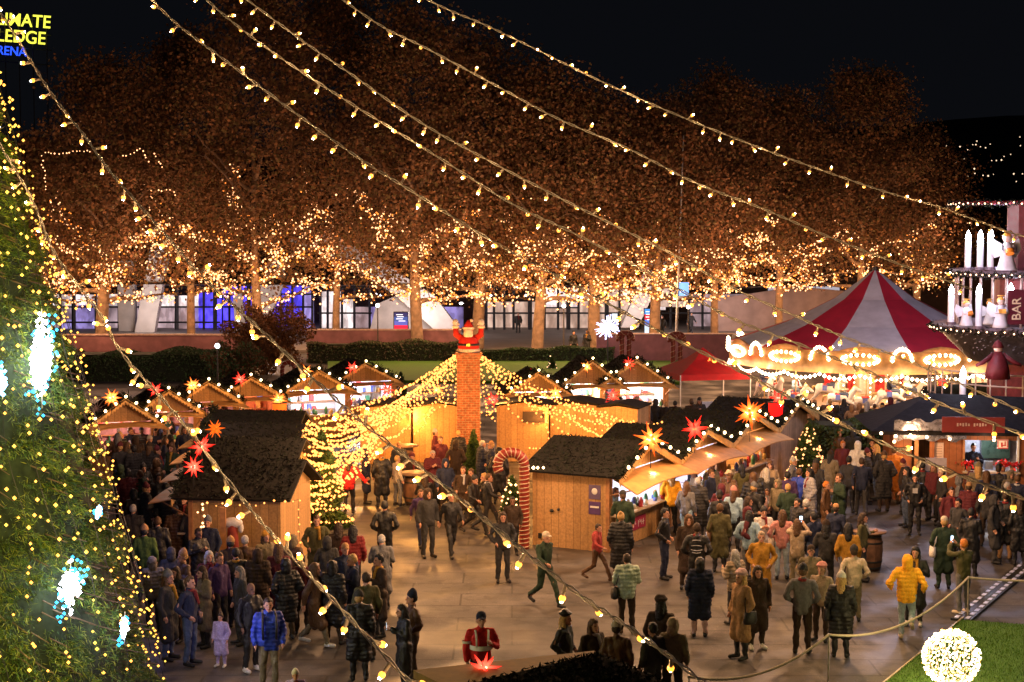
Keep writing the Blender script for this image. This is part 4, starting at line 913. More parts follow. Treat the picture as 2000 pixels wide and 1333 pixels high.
def angel(label,x,y0,y1,Y,item,rz=0):
    p=W(x,y1,Y); h=W(x,y0,Y).z-p.z; t=thing('angel_figure',label,'figure',tuple(p),rz,'angel figures on the pyramid'); s=h/1.3
    MB().lathe([(0,0),(.34*s,0),(.30*s,.12*s),(.2*s,.5*s),(.19*s,.75*s),(.1*s,.92*s),(0,.94*s)],robe,n=16).build('robe',t)
    MB().ball((0,0,1.06*s),.15*s,mat('figure_face',(.65,.45,.38),.5),12,8).build('head',t)
    hb_=MB(); hb_.ball((0,.03*s,1.1*s),.165*s,gold,10,7,(1,1,.95)); hb_.build('hair',t)
    w=MB()
    for q in(-1,1): w.add([(q*.08*s,.12*s,.85*s),(q*.45*s,.2*s,1.05*s),(q*.55*s,.22*s,.7*s),(q*.35*s,.2*s,.4*s),(q*.08*s,.12*s,.5*s),(q*.08*s,.17*s,.85*s),(q*.45*s,.25*s,1.05*s),(q*.55*s,.27*s,.7*s),(q*.35*s,.25*s,.4*s),(q*.08*s,.17*s,.5*s)],[(0,1,2,3,4),(9,8,7,6,5)]+[(i,i+5,(i+1)%5+5,(i+1)%5) for i in range(5)],robe)
    w.build('wings',t)
    am=MB(); 
    for q in(-1,1): am.tube([(q*.18*s,-.02,.82*s),(q*.24*s,-.15*s,.6*s),(q*.06*s,-.3*s,.62*s)],[.07*s,.065*s,.05*s],robe,8)
    am.build('arm',t)
    it=MB()
    if item=='book': it.box((-.07*s,-.34*s,.68*s),(.16*s,.02,.2*s),gold,rx=-.6,rz=.25); it.box((.07*s,-.34*s,.68*s),(.16*s,.02,.2*s),gold,rx=-.6,rz=-.25); it.build('book',t)
    else: it.cyl((0,-.36*s,.55*s),(0,-.28*s,.68*s),.14*s,mat('orange_drum',(.85,.25,.02),.4),n=14); it.build('drum',t)
    MB().tube([(.14*s*math.cos(i*.4),.14*s*math.sin(i*.4),1.3*s) for i in range(17)],.018*s,gold,5).build('halo',t)
angel('gold haired angel with an orange drum kneeling on the upper tier',1966,452,528,56.6,'drum')
angel('small angel with an orange drum between two candles on the lower tier',1887,585,636,56.6,'drum',.4)
angel('angel reading an open golden book on the lower tier',1954,578,640,56.4,'book',-.1)
angel('pale angel turned away behind the book angel on the lower tier',1932,585,634,57.8,'drum',2.6)
sn=W(1948,740,55.5); t=thing('wooden_figure','dark red robed wooden figure with arms out behind the pyramid railing','figure',tuple(sn),0)
MB().lathe([(0,0),(.42,0),(.36,.4),(.24,.75),(.12,.9),(0,.9)],mat('dark_red_robe',(.12,.010,.014),.6,.2),n=14).build('robe',t); MB().ball((0,0,1.0),.15,mat('figure_face',()),10,8).build('head',t)
a=MB(); 
for q in(-1,1): a.tube([(q*.15,0,.8),(q*.5,-.1,.55),(q*.75,-.15,.45)],[.09,.08,.05],mat('dark_red_robe',()),8)
a.build('arm',t); MB().lathe([(.15,1.02),(.2,1.03),(.12,1.2),(0,1.3)],mat('dark_red_robe',()),n=12).build('hat',t)
bp=W(1990,600,56.3); t=thing('bar_sign','dark red sign with upright cream lettering beside the book angel','sign',tuple(bp),0); MB().box((0,0,0),(.75,.05,1.15),cw).build('panel',t)
text('lettering','BAR',.42,mat('cream_paint',(.75,.6,.4),.5),t,(.05,-.04,-.45),(PI/2,-PI/2,0),ext=.01)
# ============================================================ RIGHT KIOSK
K=G(1800,985); kz=R(-6)
kw=mat('kiosk_wood',(.34,.12,.045),.6,.25,5,.2,pattern='boards')
kk=thing('market_kiosk','brown corner kiosk with dark tarp roof, serving window and red poinsettias at right','market stall',(12.2,53,0),kz,'kiosks at the right')
def KB(name,*bx):
    mb=MB()
    for b in bx: mb.box(*b)
    return mb.build(name,kk)
KB('walls',((1.55,0,1.1),(1.0,.08,2.2),kw),((4.4,0,1.1),(1.4,.08,2.2),kw),((2.85,.02,.48),(1.7,.08,.95),kw),((2.85,.02,2.08),(1.7,.08,.26),kw),((0.15,.3,1.1),(.55,.5,2.2),kw),((2.7,3.0,1.1),(5.2,.08,2.2),woodd),((-.1,2.0,1.1),(.08,2.0,2.2),kw))
KB('post',((.55,-.1,1.1),(.12,.12,2.2),postm)); KB('post',((1.03,-.1,1.1),(.14,.14,2.2),kw)); KB('post',((2.02,-.06,1.5),(.06,.1,1.2),postm)); KB('post',((3.68,-.06,1.5),(.06,.1,1.2),whitep))
KB('lining',((2.85,2.0,1.4),(2.4,.05,1.6),mat('kiosk_inner',(.5,.5,.6),.5,.3)),((3.3,1.8,1.5),(.9,.3,.7),mat('fridge_dark',(.04,.07,.05),.3)),((2.5,1.2,1.05),(.5,.3,.35),whitep),((3.0,1.2,1.0),(.25,.3,.25),steel))
KB('counter',((2.85,-.12,.96),(1.75,.4,.05),mat('counter_top',())))
rfm=MB(); tarp=mat('dark_tarp',(.012,.011,.013),.85,.5,5,1.,spec=.1)
rfm.add([(-.9,-.55,2.25),(5.6,-.55,2.25),(5.2,1.4,3.15),(1.2,1.6,3.25),(-1.1,3.2,2.3),(6.2,3.3,2.3),(-.9,-.55,2.15),(5.6,-.55,2.15)],[(0,1,2,3),(0,3,4),(3,2,5,4),(1,5,2),(0,6,7,1)],tarp); rfm.build('roof',kk)
tp=MB(); V=[];F=[]
for j in range(5):
    for i in range(15): V.append((-.2+i*.16,-.6+.05*j,2.62-.2*j*.8+.05*math.sin(i*1.7+j)+.03*math.sin(i*5.1)))
for j in range(4):
    for i in range(14): F.append((j*15+i,j*15+i+1,(j+1)*15+i+1,(j+1)*15+i))
tp.add(V,F,silver,True); tp.build('foil_sheet',kk)
sgn=thing('shop_sign','long maroon fascia sign with small pale lettering on the corner kiosk roof edge','sign',(14.3,52.05,2.52),kz); MB().box((0,0,0),(1.9,.06,.48),mat('maroon_sign',(.22,.03,.03),.5,.1)).build('panel',sgn)
sm=MB(); 
for k in range(11):
    if k!=5: sm.box((-.48+k*.085,-.04,.0+.01*(k%2)),(.05,.012,.10-.03*(k%3==1)),mat('pale_letter',(.55,.42,.4),.5))
sm.build('lettering',sgn)
bl=MB()
for x,y,z in [(-.6,-.6,2.2),(-.15,-.6,2.12),(.3,-.6,2.15),(.8,-.6,2.1),(1.5,-.6,2.05),(2.9,-.3,2.0),(-.2,-.65,1.95)]: bl.ball((x,y,z),.05,LED('stall_bulb',()  ,0),8,5)
bl.build('bulb_row',kk)
M_=Matrix.Rotation(kz,3,'Z'); q=Vector((12.2,53,0))+M_@Vector((2.8,.9,1.9)); lamp(q,(.85,.9,1),60,.1); q=Vector((12.2,53,0))+M_@Vector((.4,-.9,1.9)); lamp(q,(1,.55,.25),45,.1); q=Vector((12.2,53,0))+M_@Vector((2.6,-.8,1.95)); lamp(q,(1,.6,.35),25,.1)
for lab,x,z in [('paper notice on the brown kiosk wall left of its window',1.25,1.55),('paper notice on the brown kiosk wall right of its window',4.25,1.5)]:
    q=Vector((12.2,53,0))+M_@Vector((x,-.06,z)); t=MB().box((0,0,0),(.3,.015,.62),mat('notice_paper',(.6,.45,.38),.7,.1)); 
    for k in range(6): t.box((0,-.012,.2-k*.08),(.2,.004,.012),mat('ink',(.15,.08,.07),.7))
    t=t.build('paper_notice'); t.location=q; t.rotation_euler[2]=kz; tag(t,lab,'notice')
q=Vector((12.2,53,0))+M_@Vector((3.2,-.12,1.85)); t=thing('window_sign','small white square sign with red border hung in the kiosk window','sign',tuple(q),kz); MB().box((0,0,0),(.34,.02,.3),whitep).build('panel',t)
b=MB(); b.box((0,-.015,.13),(.34,.01,.03),redp);b.box((0,-.015,-.13),(.34,.01,.03),redp);b.box((-.15,-.015,0),(.03,.01,.2),redp);b.box((.15,-.015,0),(.03,.01,.2),redp);b.box((-.03,-.015,-.02),(.05,.01,.14),redp);b.box((.04,-.015,-.04),(.12,.01,.03),redp);b.box((.07,-.015,.03),(.03,.01,.12),redp); b.build('lettering',t)
def poins(label,x,n):
    q=Vector((12.2,53,0))+M_@Vector((x,-.22,1.0)); t=thing('poinsettia',label,'potted plant',tuple(q),0,'poinsettias on the kiosk counter'); MB().lathe([(0,0),(.07,0),(.09,.14),(0,.14)],mat('pot_clay',(.3,.12,.06),.7),n=10).build('pot',t)
    P=rng.normal(size=(n,3))*np.array([.13,.08,.05])+np.array([0,0,.24]); V,F=leafcloud(P,.12,.5); link('flowers',npmesh('flowers',V,F,[mat('poinsettia_red',(.75,.02,.03),.5,.2,3,0),needle],(rng.random(n)<.2).astype(int)),t)
poins('red poinsettia at the left end of the kiosk counter',2.15,70); poins('red poinsettia right of the middle of the kiosk counter',3.2,90); poins('red poinsettia at the right end of the kiosk counter',3.5,90)
b=G(1795,1000); t=thing('menu_board','blank pale menu board on a stand before the corner kiosk','sign',(X(1828,50),50,0),R(-4)); MB().box((0,0,1.3),(.62,.04,.95),mat('menu_pale',(.45,.42,.5),.6,.1)).build('panel',t); MB().box((0,.03,.42),(.08,.04,.85),blackm).build('stand',t); MB().box((0,.03,.02),(.5,.4,.04),blackm).build('foot',t)
k2=thing('market_kiosk','dark roofed kiosk cut by the right edge behind the corner kiosk','market stall',(20.3,58,0),0,'kiosks at the right'); MB().box((0,0,1.1),(4,2,2.2),woodd).build('walls',k2); MB().prism([(-2.5,2.2),(2.5,2.2),(0,3.3)],-1.4,1.4,tarp).build('roof',k2)
# ============================================================ STARBURST SCULPTURE
p=Vector((X(1187,100),100,0)); zc=ZA(641,100); t=thing('light_sculpture','spiky ball of blue white light tubes on a thin stand behind the lawn','sculpture',tuple(p))
sb=MB(); rg=np.random.default_rng(3)
for k in range(90):
    d=Vector(rg.normal(size=3)).normalized(); L=rg.uniform(.45,.82); sb.cyl(d*.1+Vector((0,0,zc)),d*L+Vector((0,0,zc)),.016,LED('spike_violet',(.62,.62,1.),4.5),n=4,smooth=False)
sb.build('spikes',t); MB().ball((0,0,zc),.12,white_led).build('core',t); MB().cyl((0,0,0),(0,0,zc),.035,blackm,n=6).build('stand',t); MB().cyl((0,0,0),(0,0,.05),.4,blackm,n=12).build('base',t)
lamp((p.x,p.y-1,zc),(.6,.6,1),60,.3)
# ball of lights on the bottom right lawn
p=G(1857,1348); bc=Vector((p.x,p.y,.62)); t=thing('light_ball','big round ball of packed white and amber fairy lights on the bottom right lawn','light ball',(bc.x,bc.y,0)); rg=np.random.default_rng(5)
d=rg.normal(size=(850,3)); d/=np.linalg.norm(d,axis=1,keepdims=True); V,F=octas(d*(.50+.05*rg.random((850,1)))+np.array([0,0,.62]),.017)
o=link('bulbs',npmesh('bulbs',V,F,[LED('ball_white',(1,.82,.55),11),LED('ball_amber',(1,.5,.12),7)],np.repeat((rg.random(850)<.4).astype(int),8)),t); o['kind']='stuff'
fm=MB(); 
for k in range(8): a=PI*k/8; fm.tube([(.48*math.cos(a)*math.cos(q*.4),.48*math.sin(a)*math.cos(q*.4),.62+.48*math.sin(q*.4)) for q in range(17)],.008,wire,4)
fm.build('frame',t); lamp(bc+Vector((0,-.1,.85)),(1,.78,.3),60,.3); lamp(bc+Vector((-.8,.1,.3)),(1,.75,.3),22,.2); lamp(bc+Vector((1.6,2.0,2.4)),(1,.85,.35),110,.3)
# rope fence
ropem=mat('pale_rope',(.55,.48,.36),.8,.15,60,.6)
posts=[(1380,1337,1500),(1617,1240,1352),(1890,1128,1206),(2110,1132,1200)]
tops=[]
for i,(x,yt,yb) in enumerate(posts):
    p=G(x,yb); 
    if i==0: p=Vector((X(1346,28.3),28.3,0))
    tt=W(x if i else 1346,yt if i else 1322,p.y); t=thing('rope_post',['thin rope post at the bottom edge behind the hut roof','thin rope post right of the long black puffer coat','thin rope post at the end of the striped cable ramp','thin rope post beyond the right edge'][i],'post',tuple(p),0,'posts of the rope fence')
    MB().cyl((0,0,0),(0,0,tt.z),.016,mat('post_steel',(.42,.38,.33),.4,metal=.3),n=8).build('shaft',t); MB().cyl((0,0,0),(0,0,.03),.16,blackm,n=14).build('base',t); MB().ball((0,0,tt.z),.028,steel,8,6).build('cap',t); tops.append(Vector((p.x,p.y,tt.z)))
for i,lab in enumerate(['sagging pale rope from the bottom edge to the post by the black puffer coat','sagging pale rope between the two right posts passing the yellow jacket','sagging pale rope leaving the frame at right']):
    pl=sag(tops[i],tops[i+1],[.33,.42,.06][i],40); mb=MB(); mb.tube(pl,.02,ropem,6)
    for k in range(0,40): 
        for s in (0,.33,.66): 
            q=pl[k].lerp(pl[k+1],s); mb.ball(q,.0265,ropem,6,4)
    tag(mb.build('rope'),lab,'rope','ropes of the fence')
# cable ramp
A2=G(1876,1214);B2=G(2060,1060); dv=(B2-A2); t=thing('cable_ramp','black cable ramp with pale blue reflective squares running to the right edge','cable ramp',tuple((A2+B2)/2),math.atan2(dv.y,dv.x)); L=dv.length
MB().prism([(-L/2,.0),(L/2,.0),(L/2,.05),(-L/2,.05)],-.22,.22,blackm).build('base',t)
sq=MB(); 
for k in range(int(L/.42)):
    for r_ in(-.12,.12): sq.box((-L/2+.2+k*.42,r_,.056),(.24,.09,.012),mat('ramp_tile',(.5,.55,.85),.4,.3))
sq.build('reflectors',t)
# barrel tables
barm=mat('barrel_wood',(.16,.08,.045),.6,.35,6,.4,pattern='boards')
def barrel(label,px,py,h=1.0,r=.33,tabler=.42):
    p=G(px,py); t=thing('barrel_table',label,'barrel',tuple(p),0,'wine barrel tables')
    MB().lathe([(0,0),(r*.78,0),(r*.95,h*.25),(r,h*.5),(r*.95,h*.75),(r*.8,h*.96),(0,h*.96)],barm,n=20).build('barrel',t); hp=MB()
    for z in(.08,.24,.72,.88): rr=r*(1-.22*abs(z*2-1)**2)+.006; hp.lathe([(rr,h*z-.025),(rr+.008,h*z),(rr,h*z+.025)],blackm,n=20)
    hp.build('hoop',t); MB().lathe([(0,h),(tabler,h),(tabler,h-.04),(0,h-.04)],mat('table_top_wood',(.2,.12,.08),.5,.3),n=24).build('table_top',t)
barrel('barrel table behind the yellow topped person at right',1698,1113)
barrel('dark barrel table by the seated group in the courtyard',812,985,1.0,.4,.55); barrel('second barrel table in the courtyard near the left hut corner post',790,925,1.0,.33,.5)
# lit round pallet sign and rear bits
t=thing('wheel_display','round spoked wheel display on the far left stall wall','wheel',tuple(W(188,800,57)),0); wh=MB()
wh.tube([(.45*math.cos(i*.4),0,.45*math.sin(i*.4)) for i in range(17)],.03,steel,5); wh.build('rim',t); wh=MB()
for i in range(14): wh.cyl((0,0,0),(.43*math.cos(i*.449),0,.43*math.sin(i*.449)),.012,mat('spoke_pale',(.5,.4,.42),.5),n=4)
wh.build('spokes',t); MB().cyl((0,0,-2.0),(0,0,-.45),.03,steel).build('stand',t)
# stocking display by left hut end wall
t=thing('hanging_coat','white fur trimmed red coat hanging on the nearest left hut end wall','coat',tuple(W(455,1080,40.9)),0)
MB().lathe([(0,0),(.16,0),(.13,.5),(.1,.7),(0,.72)],mat('coat_red_dull',(.22,.03,.02),.8,.2),n=12).build('body',t); cc=MB(); cc.ball((0,0,.74),.17,mat('fleece_white',(.6,.58,.6),.9,.2,12,.5),10,7,(1.5,.7,.8)); cc.ball((-.2,0,.6),.07,mat('fleece_white',()),8,6,(1,1,2.2)); cc.ball((.2,0,.62),.07,mat('fleece_white',()),8,6,(1,1,2)); cc.build('fleece_cape',t)
t=MB().box((0,0,0),(.14,.1,1.35),postm).build('wall_post'); t.location=W(436,1045,40.8); tag(t,'pale upright post against the nearest left hut end wall','post')
# ============================================================ BIG LIT CONIFER
TX,TY,TH_,TRd=-10.55,30.5,15.6,4.15
bt=thing('christmas_tree','huge conifer covered in golden lights filling the left edge of the picture','Christmas tree',(TX,TY,0))
MB().tube([(0,0,0),(0,0,8),(0,0,15.3)],[.35,.2,.04],barkm,12).build('trunk',bt)
rg=np.random.default_rng(11)
def prof(z): return TRd*(1-z/TH_)**.92
br=MB()
for k in range(380):
    z=rg.uniform(.3,12.5); a=rg.uniform(-2.2,1.3); r=prof(z)*1.0; br.tube([(0.3*math.cos(a),.3*math.sin(a),z+.5),(r*.6*math.cos(a),r*.6*math.sin(a),z+.25),(r*math.cos(a),r*math.sin(a),z)],[.05,.03,.008],barkm,4)
br.build('branches',bt)
nb_=1500; bz=rg.random(nb_)**1.1*13.4; ba=rg.uniform(-2.15,1.25,nb_); bl_=rg.uniform(.5,1.15,nb_)
n=190000; bi=rg.integers(0,nb_,n); f=rg.random(n)**.8; z0=bz[bi]; R0=TRd*(1-z0/TH_)**.92*(.97+.05*np.sin(z0*7))
rad=R0-bl_[bi]*(1-f)*.9; wd=.05+.20*(1-f); a=ba[bi]+rg.normal(size=n)*wd/np.maximum(rad,.4)
zz=z0+.32*(1-f)-.10*f+rg.normal(size=n)*.045
P=np.stack([rad*np.cos(a),rad*np.sin(a),zz],1); D=np.stack([np.cos(a)*.8,np.sin(a)*.8,np.full(n,-.3)],1)+rg.normal(size=(n,3))*.45
V,F=leafcloud(P,.12,.12,dirs=D,rg=rg); link('foliage',npmesh('foliage',V,F,[mat('conifer_dark',(.035,.085,.012),.7,.4,2,0),mat('conifer_olive',(.10,.15,.018),.7,.4,2,0),mat('conifer_tip',(.24,.26,.03),.7,.4,2,0)],rg.choice(3,n,p=(.4,.4,.2))),bt)
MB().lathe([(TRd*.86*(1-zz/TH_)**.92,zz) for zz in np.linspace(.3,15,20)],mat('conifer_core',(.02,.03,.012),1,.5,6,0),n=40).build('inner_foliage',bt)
gold_l=LED('tree_gold',(1,.42,.06),3.2); gold_s=LED('tree_gold_small',(1,.6,.08),2.)
# vertical strands of lights, each its own string
k=0
for i in range(17):
    a=-2.0+i*.172; 
    pl=[]; zz=13.0
    while zz>.1:
        pl.append(Vector((TX+(prof(zz)+.05)*math.cos(a+.03*math.sin(zz*2+i)),TY+(prof(zz)+.05)*math.sin(a+.03*math.sin(zz*2+i)),zz))); zz-=.35
    strand('string_lights',f'{ordn[i]} downward strand of golden lights from the left on the huge conifer',pl,gold_l if i%3 else gold_s,.034 if i<11 else .027,True,.21 if i<11 else .16,.08,'golden strands on the huge conifer')
for (x,y,w,h,tilt,lab,m) in [(85,700,.42,1.45,.12,'tall icy white and blue light cluster on the huge conifer, upper right side',white_led),(140,1145,.36,.85,.2,'white and cyan butterfly shaped light cluster on the lower huge conifer',white_led),(195,998,.09,.22,.1,'small blue light cluster on the right edge of the huge conifer',blue_led),(246,1225,.13,.5,.25,'narrow blue white light cluster at the lower right edge of the huge conifer',white_led),(8,745,.16,.5,0,'cyan light cluster at the left frame edge of the huge conifer',blue_led)]:
    r_=ray(x,y); 
    # intersect cone numerically
    tt=20
    while tt<40:
        q=Vector((r_[0]*tt,r_[1]*tt,CH+r_[2]*tt))
        if math.hypot(q.x-TX,q.y-TY)<prof(q.z)+.05: break
        tt+=.03
    if tt>=39.9: tt=30.4; q=Vector((r_[0]*tt,r_[1]*tt,CH+r_[2]*tt))
    t=thing('light_cluster',lab,'light ornament',tuple(q),0,'icy light clusters on the huge conifer'); n=int(170*w*h/.3)+34; Pq=rg.normal(size=(n,3))*np.array([w*.22,.06,h*.22]); Pq[:,0]+=Pq[:,2]*tilt; Pq[:,1]-=.12
    V,F=octas(Pq,.033); link('bulbs',npmesh('bulbs',V,F,[m,LED('cyan_led',(.03,.5,1.),3)],np.repeat((np.abs(Pq[:,2])/h+np.abs(Pq[:,0])/w+.3*rg.random(n)>.72).astype(int),8)),t)['kind']='stuff'
    wf=MB(); wf.tube([(-w*.3*tilt,-.1,-h*.6),(0,-.12,0),(w*.3*tilt,-.1,h*.6)],.01,wire,4); wf.build('frame',t)
    lamp(q+Vector((.1,-.45,0)),(.35,.65,1.) if m is white_led else (.15,.45,1.),8*w*h+2,.2)
    if x>60: lamp(q+Vector((.8,-.3,-.2)),(.3,.35,1.),55*w*h+4,.3)
# ============================================================ OVERHEAD STRINGS
SKT=MB(); SKT.cyl((0,0,0),(0,0,.036),.0068,mat('socket_white',(.75,.62,.5),.5,bump=0),n=8)
SKM=SKT.mesh('socket'); BM_=MB().lathe([(0,.0),(.0065,.001),(.0108,.006),(.0112,.013),(.0080,.020),(.004,.022)],bulbs_m,n=10); BM_.lathe([(.004,.022),(.0042,.025),(0,.027)],bulbm,n=10); BM=BM_.mesh('bulb')
STR=[('lowest overhead string light, leftmost, crossing the dark left hut roof down to the bottom edge',[(-60,180,9.6),(0,284,9.2),(60,385,8.8),(110,500,8.3),(190,606,7.8),(238,690,7.4),(335,800,6.8),(475,977,6.1),(560,1075,5.8),(650,1172,5.4),(800,1333,4.9),(860,1400,4.8)]),
 ('second overhead string light from the left, running from the yellow sign to the bottom centre',[(-20,-10,9.8),(45,95,9.4),(105,190,9.0),(165,265,8.7),(215,335,8.4),(320,455,7.9),(400,545,7.4),(485,622,7.0),(625,752,6.4),(720,835,6.1),(850,935,5.8),(990,1050,5.5),(1130,1160,5.3),(1250,1240,5.1),(1390,1345,5.0)]),
 ('third overhead string light from the left, passing over the candy cane to the right edge',[(260,-40,9.8),(340,42,9.6),(440,118,9.3),(565,212,9.0),(700,308,8.7),(810,377,8.5),(960,470,8.2),(1120,556,7.9),(1290,648,7.5),(1440,722,7.2),(1560,785,6.8),(1690,850,6.4),(1860,922,6.0),(2030,985,5.7)]),
 ('fourth overhead string light from the left, crossing the big tree crowns to the carousel',[(370,-30,10.6),(460,48,10.4),(570,128,10.2),(690,205,10),(840,297,9.8),(1000,398,9.6),(1120,455,9.4),(1290,545,9.1),(1430,622,8.8),(1560,672,8.5),(1700,728,8.2),(1840,790,7.8),(2030,860,7.5)]),
 ('fifth overhead string light from the left, running just above the fourth',[(450,-25,11.4),(580,72,11.2),(690,148,11),(820,238,10.8),(940,306,10.6),(1090,385,10.4),(1230,455,10.2),(1320,500,10),(1430,562,9.8),(1555,618,9.6),(1640,655,9.4),(1760,700,9.2),(1900,760,9),(2020,815,8.8)]),
 ('sixth overhead string light from the left, descending past the tall bare pole',[(620,-35,12.2),(740,48,12),(830,93,12),(970,168,11.8),(1090,232,11.7),(1230,292,11.6),(1360,358,11.5),(1490,408,11.4),(1600,455,11.3),(1740,510,11.2),(1840,545,11.1),(1900,566,11.1)]),
 ('highest overhead string light, reaching the candle pyramid at right',[(760,-40,13.4),(860,12,13.2),(950,50,13.1),(1050,98,13),(1165,155,13),(1330,228,12.9),(1500,295,12.8),(1640,345,12.8),(1740,378,12.7),(1830,403,12.7),(1900,428,12.7),(1975,455,12.6),(2030,470,12.6)])]
for si,(lab,cp_) in enumerate(STR):
    t=thing('overhead_string',lab,'string lights',(0,0,0),0,'overhead strings of bulbs'); pl=crv([W(x,y,Y) for x,y,Y in cp_],10)
    cb=MB(); tw=[]; tw2=[]
    for k,p in enumerate(pl):
        for h in range(1): 
            a=k*1.3; tw.append(p+Vector((.006*math.cos(a),0,.006*math.sin(a)))); tw2.append(p-Vector((.006*math.cos(a),0,.006*math.sin(a))))
    cb.tube(tw,.0034,wire,5); cb.tube(tw2,.0034,wire,5); cb.build('cable',t)
    s=.1; Ls=[0]
    for a,b in zip(pl,pl[1:]): Ls.append(Ls[-1]+(b-a).length)
    k=0; c=0
    while s<Ls[-1] and c<100:
        while k<len(pl)-2 and Ls[k+1]<s: k+=1
        f=(s-Ls[k])/(Ls[k+1]-Ls[k]); p=pl[k].lerp(pl[k+1],f); tan=(pl[k+1]-pl[k]).normalized()
        d=Vector((random.gauss(0,1),random.gauss(0,.8),random.gauss(-.6,.9))); d=(d-tan*d.dot(tan)*.7).normalized()
        b=bpy.data.objects.new('bulb',BM); COL.objects.link(b); b.parent=t; b.rotation_mode='QUATERNION'; b.rotation_quaternion=d.to_track_quat('Z','Y'); b.location=p+d*.036
        so=bpy.data.objects.new('socket',SKM); COL.objects.link(so); so.parent=b; so.location=(0,0,-.034)
        s+=.145*random.uniform(.75,1.3); c+=1
# ============================================================ PEOPLE
skin=mat('skin',(.48,.25,.17),.6,.12,9,.05); lipm=mat('lips',(.28,.07,.06),.5); eyem=mat('eye',(.03,.02,.02),.3,bump=0)
skin2=mat('skin_deep',(.16,.08,.05),.6,.12,9,.05)
V3=Vector
def pose(name):
    """joint table; person faces -y"""
    J=dict(pelvis=V3((0,0,.95)),chest=V3((0,0,1.30)),neck=V3((0,.01,1.47)),head=V3((0,-.015,1.61)))
    for s,n in((-1,'L'),(1,'R')):
        J['hip'+n]=V3((s*.09,0,.92)); J['kn'+n]=V3((s*.11,-.02,.50)); J['an'+n]=V3((s*.12,.02,.09)); J['toe'+n]=V3((s*.15,-.14,.035))
        J['sh'+n]=V3((s*.185,.01,1.42)); J['el'+n]=V3((s*.26,.05,1.14)); J['wr'+n]=V3((s*.25,-.06,.92)); J['hd'+n]=V3((s*.245,-.09,.84))
    def arm(n,el,wr):
        s=-1 if n=='L' else 1; J['el'+n]=V3((s*el[0],el[1],el[2])); J['wr'+n]=V3((s*wr[0],wr[1],wr[2])); d=(J['wr'+n]-J['el'+n]).normalized(); J['hd'+n]=J['wr'+n]+d*.085
    def lg(n,kn,an,lift=0):
        s=-1 if n=='L' else 1; J['kn'+n]=V3((s*kn[0],kn[1],kn[2])); J['an'+n]=V3((s*an[0],an[1],an[2])); J['toe'+n]=J['an'+n]+V3((s*.02,-.155,-.05-lift))
    if name=='stand': pass
    elif name=='weight': lg('L',(.10,-.06,.5),(.17,-.04,.09)); J['pelvis'].x=.03; J['chest'].x=.01; arm('R',(.27,.06,1.15),(.20,-.13,1.02))
    elif name=='pocket': arm('L',(.33,.10,1.16),(.20,-.10,1.0)); arm('R',(.33,.10,1.16),(.20,-.10,1.0))
    elif name=='phone': arm('L',(.25,-.02,1.14),(.08,-.27,1.25)); arm('R',(.25,-.02,1.14),(.06,-.28,1.27)); J['head']=V3((0,-.05,1.595))
    elif name=='cup': arm('R',(.27,-.02,1.15),(.13,-.27,1.27)); lg('L',(.12,-.05,.5),(.15,-.02,.09))
    elif name=='photo': arm('L',(.27,-.2,1.38),(.09,-.36,1.58)); arm('R',(.27,-.2,1.38),(.07,-.37,1.58))
    elif name=='walk': lg('L',(.09,-.2,.52),(.10,-.28,.09)); lg('R',(.09,.03,.49),(.09,.32,.16),.04); arm('L',(.26,.14,1.15),(.26,.16,.92)); arm('R',(.26,-.08,1.16),(.24,-.26,1.0))
    elif name=='stride': lg('R',(.09,-.24,.54),(.10,-.40,.10)); lg('L',(.09,.05,.48),(.09,.42,.2),.06); arm('R',(.27,.2,1.18),(.27,.28,.98)); arm('L',(.27,-.12,1.16),(.22,-.34,1.07)); J['head']=V3((0,-.05,1.6))
    elif name=='run': lg('R',(.10,-.12,.50),(.10,-.06,.09)); lg('L',(.10,-.12,.56),(.10,.30,.44),.12); arm('L',(.36,.14,1.18),(.33,-.10,1.02)); arm('R',(.36,.14,1.18),(.33,-.12,1.04))
    elif name=='lean': J['chest']=V3((0,-.14,1.26)); J['neck']=V3((0,-.22,1.4)); J['head']=V3((0,-.29,1.52)); 
    elif name=='out': arm('L',(.36,.02,1.2),(.52,-.02,1.02)); arm('R',(.38,0,1.2),(.58,-.05,1.08)); lg('L',(.1,-.12,.5),(.1,-.12,.09))
    elif name=='sit':
        for n in 'LR': 
            s=-1 if n=='L' else 1; J['hip'+n]=V3((s*.09,0,.52)); J['kn'+n]=V3((s*.13,-.42,.55)); J['an'+n]=V3((s*.13,-.44,.10)); J['toe'+n]=V3((s*.14,-.6,.035))
        d=V3((0,0,-.42)); 
        for k in('pelvis','chest','neck','head','shL','shR'): J[k]=J[k]+d
        arm('L',(.25,-.08,.74),(.1,-.34,.74)); arm('R',(.25,-.08,.74),(.1,-.34,.74))
    if name=='lean':
        for n,s in(('L',-1),('R',1)): J['sh'+n]=V3((s*.185,-.19,1.36)); arm(n,(.24,-.28,1.1),(.12,-.45,1.08))
    return J
def hand(J,n):
    w=J['wr'+n]; h=J['hd'+n]; d=(h-w).normalized(); s=-1 if n=='L' else 1
    side=d.cross(V3((s,0,0))); side=side.normalized() if side.length>.2 else V3((0,-1,0)); pn=d.cross(side)
    L=[(w,.026,w+d*.05,.034),(w+d*.05+side*.018,.022,w+d*.075-side*.018,.022)]
    for k in range(4):
        b=w+d*.08+side*(.030-.02*k); ln=[.034,.040,.037,.028][k]; m=b+d*ln+pn*.006*s; L+= [(b,.0095,m,.009),(m,.009,m+d*ln*.6+pn*.022*s,.0075)]
    b=w+d*.03+side*.034; L+=[(b,.012,b+side*.022+d*.03,.0095),(b+side*.022+d*.03,.0095,b+side*.022+d*.055,.008)]
    return L
BODY={};TOPS={};LEGS={}
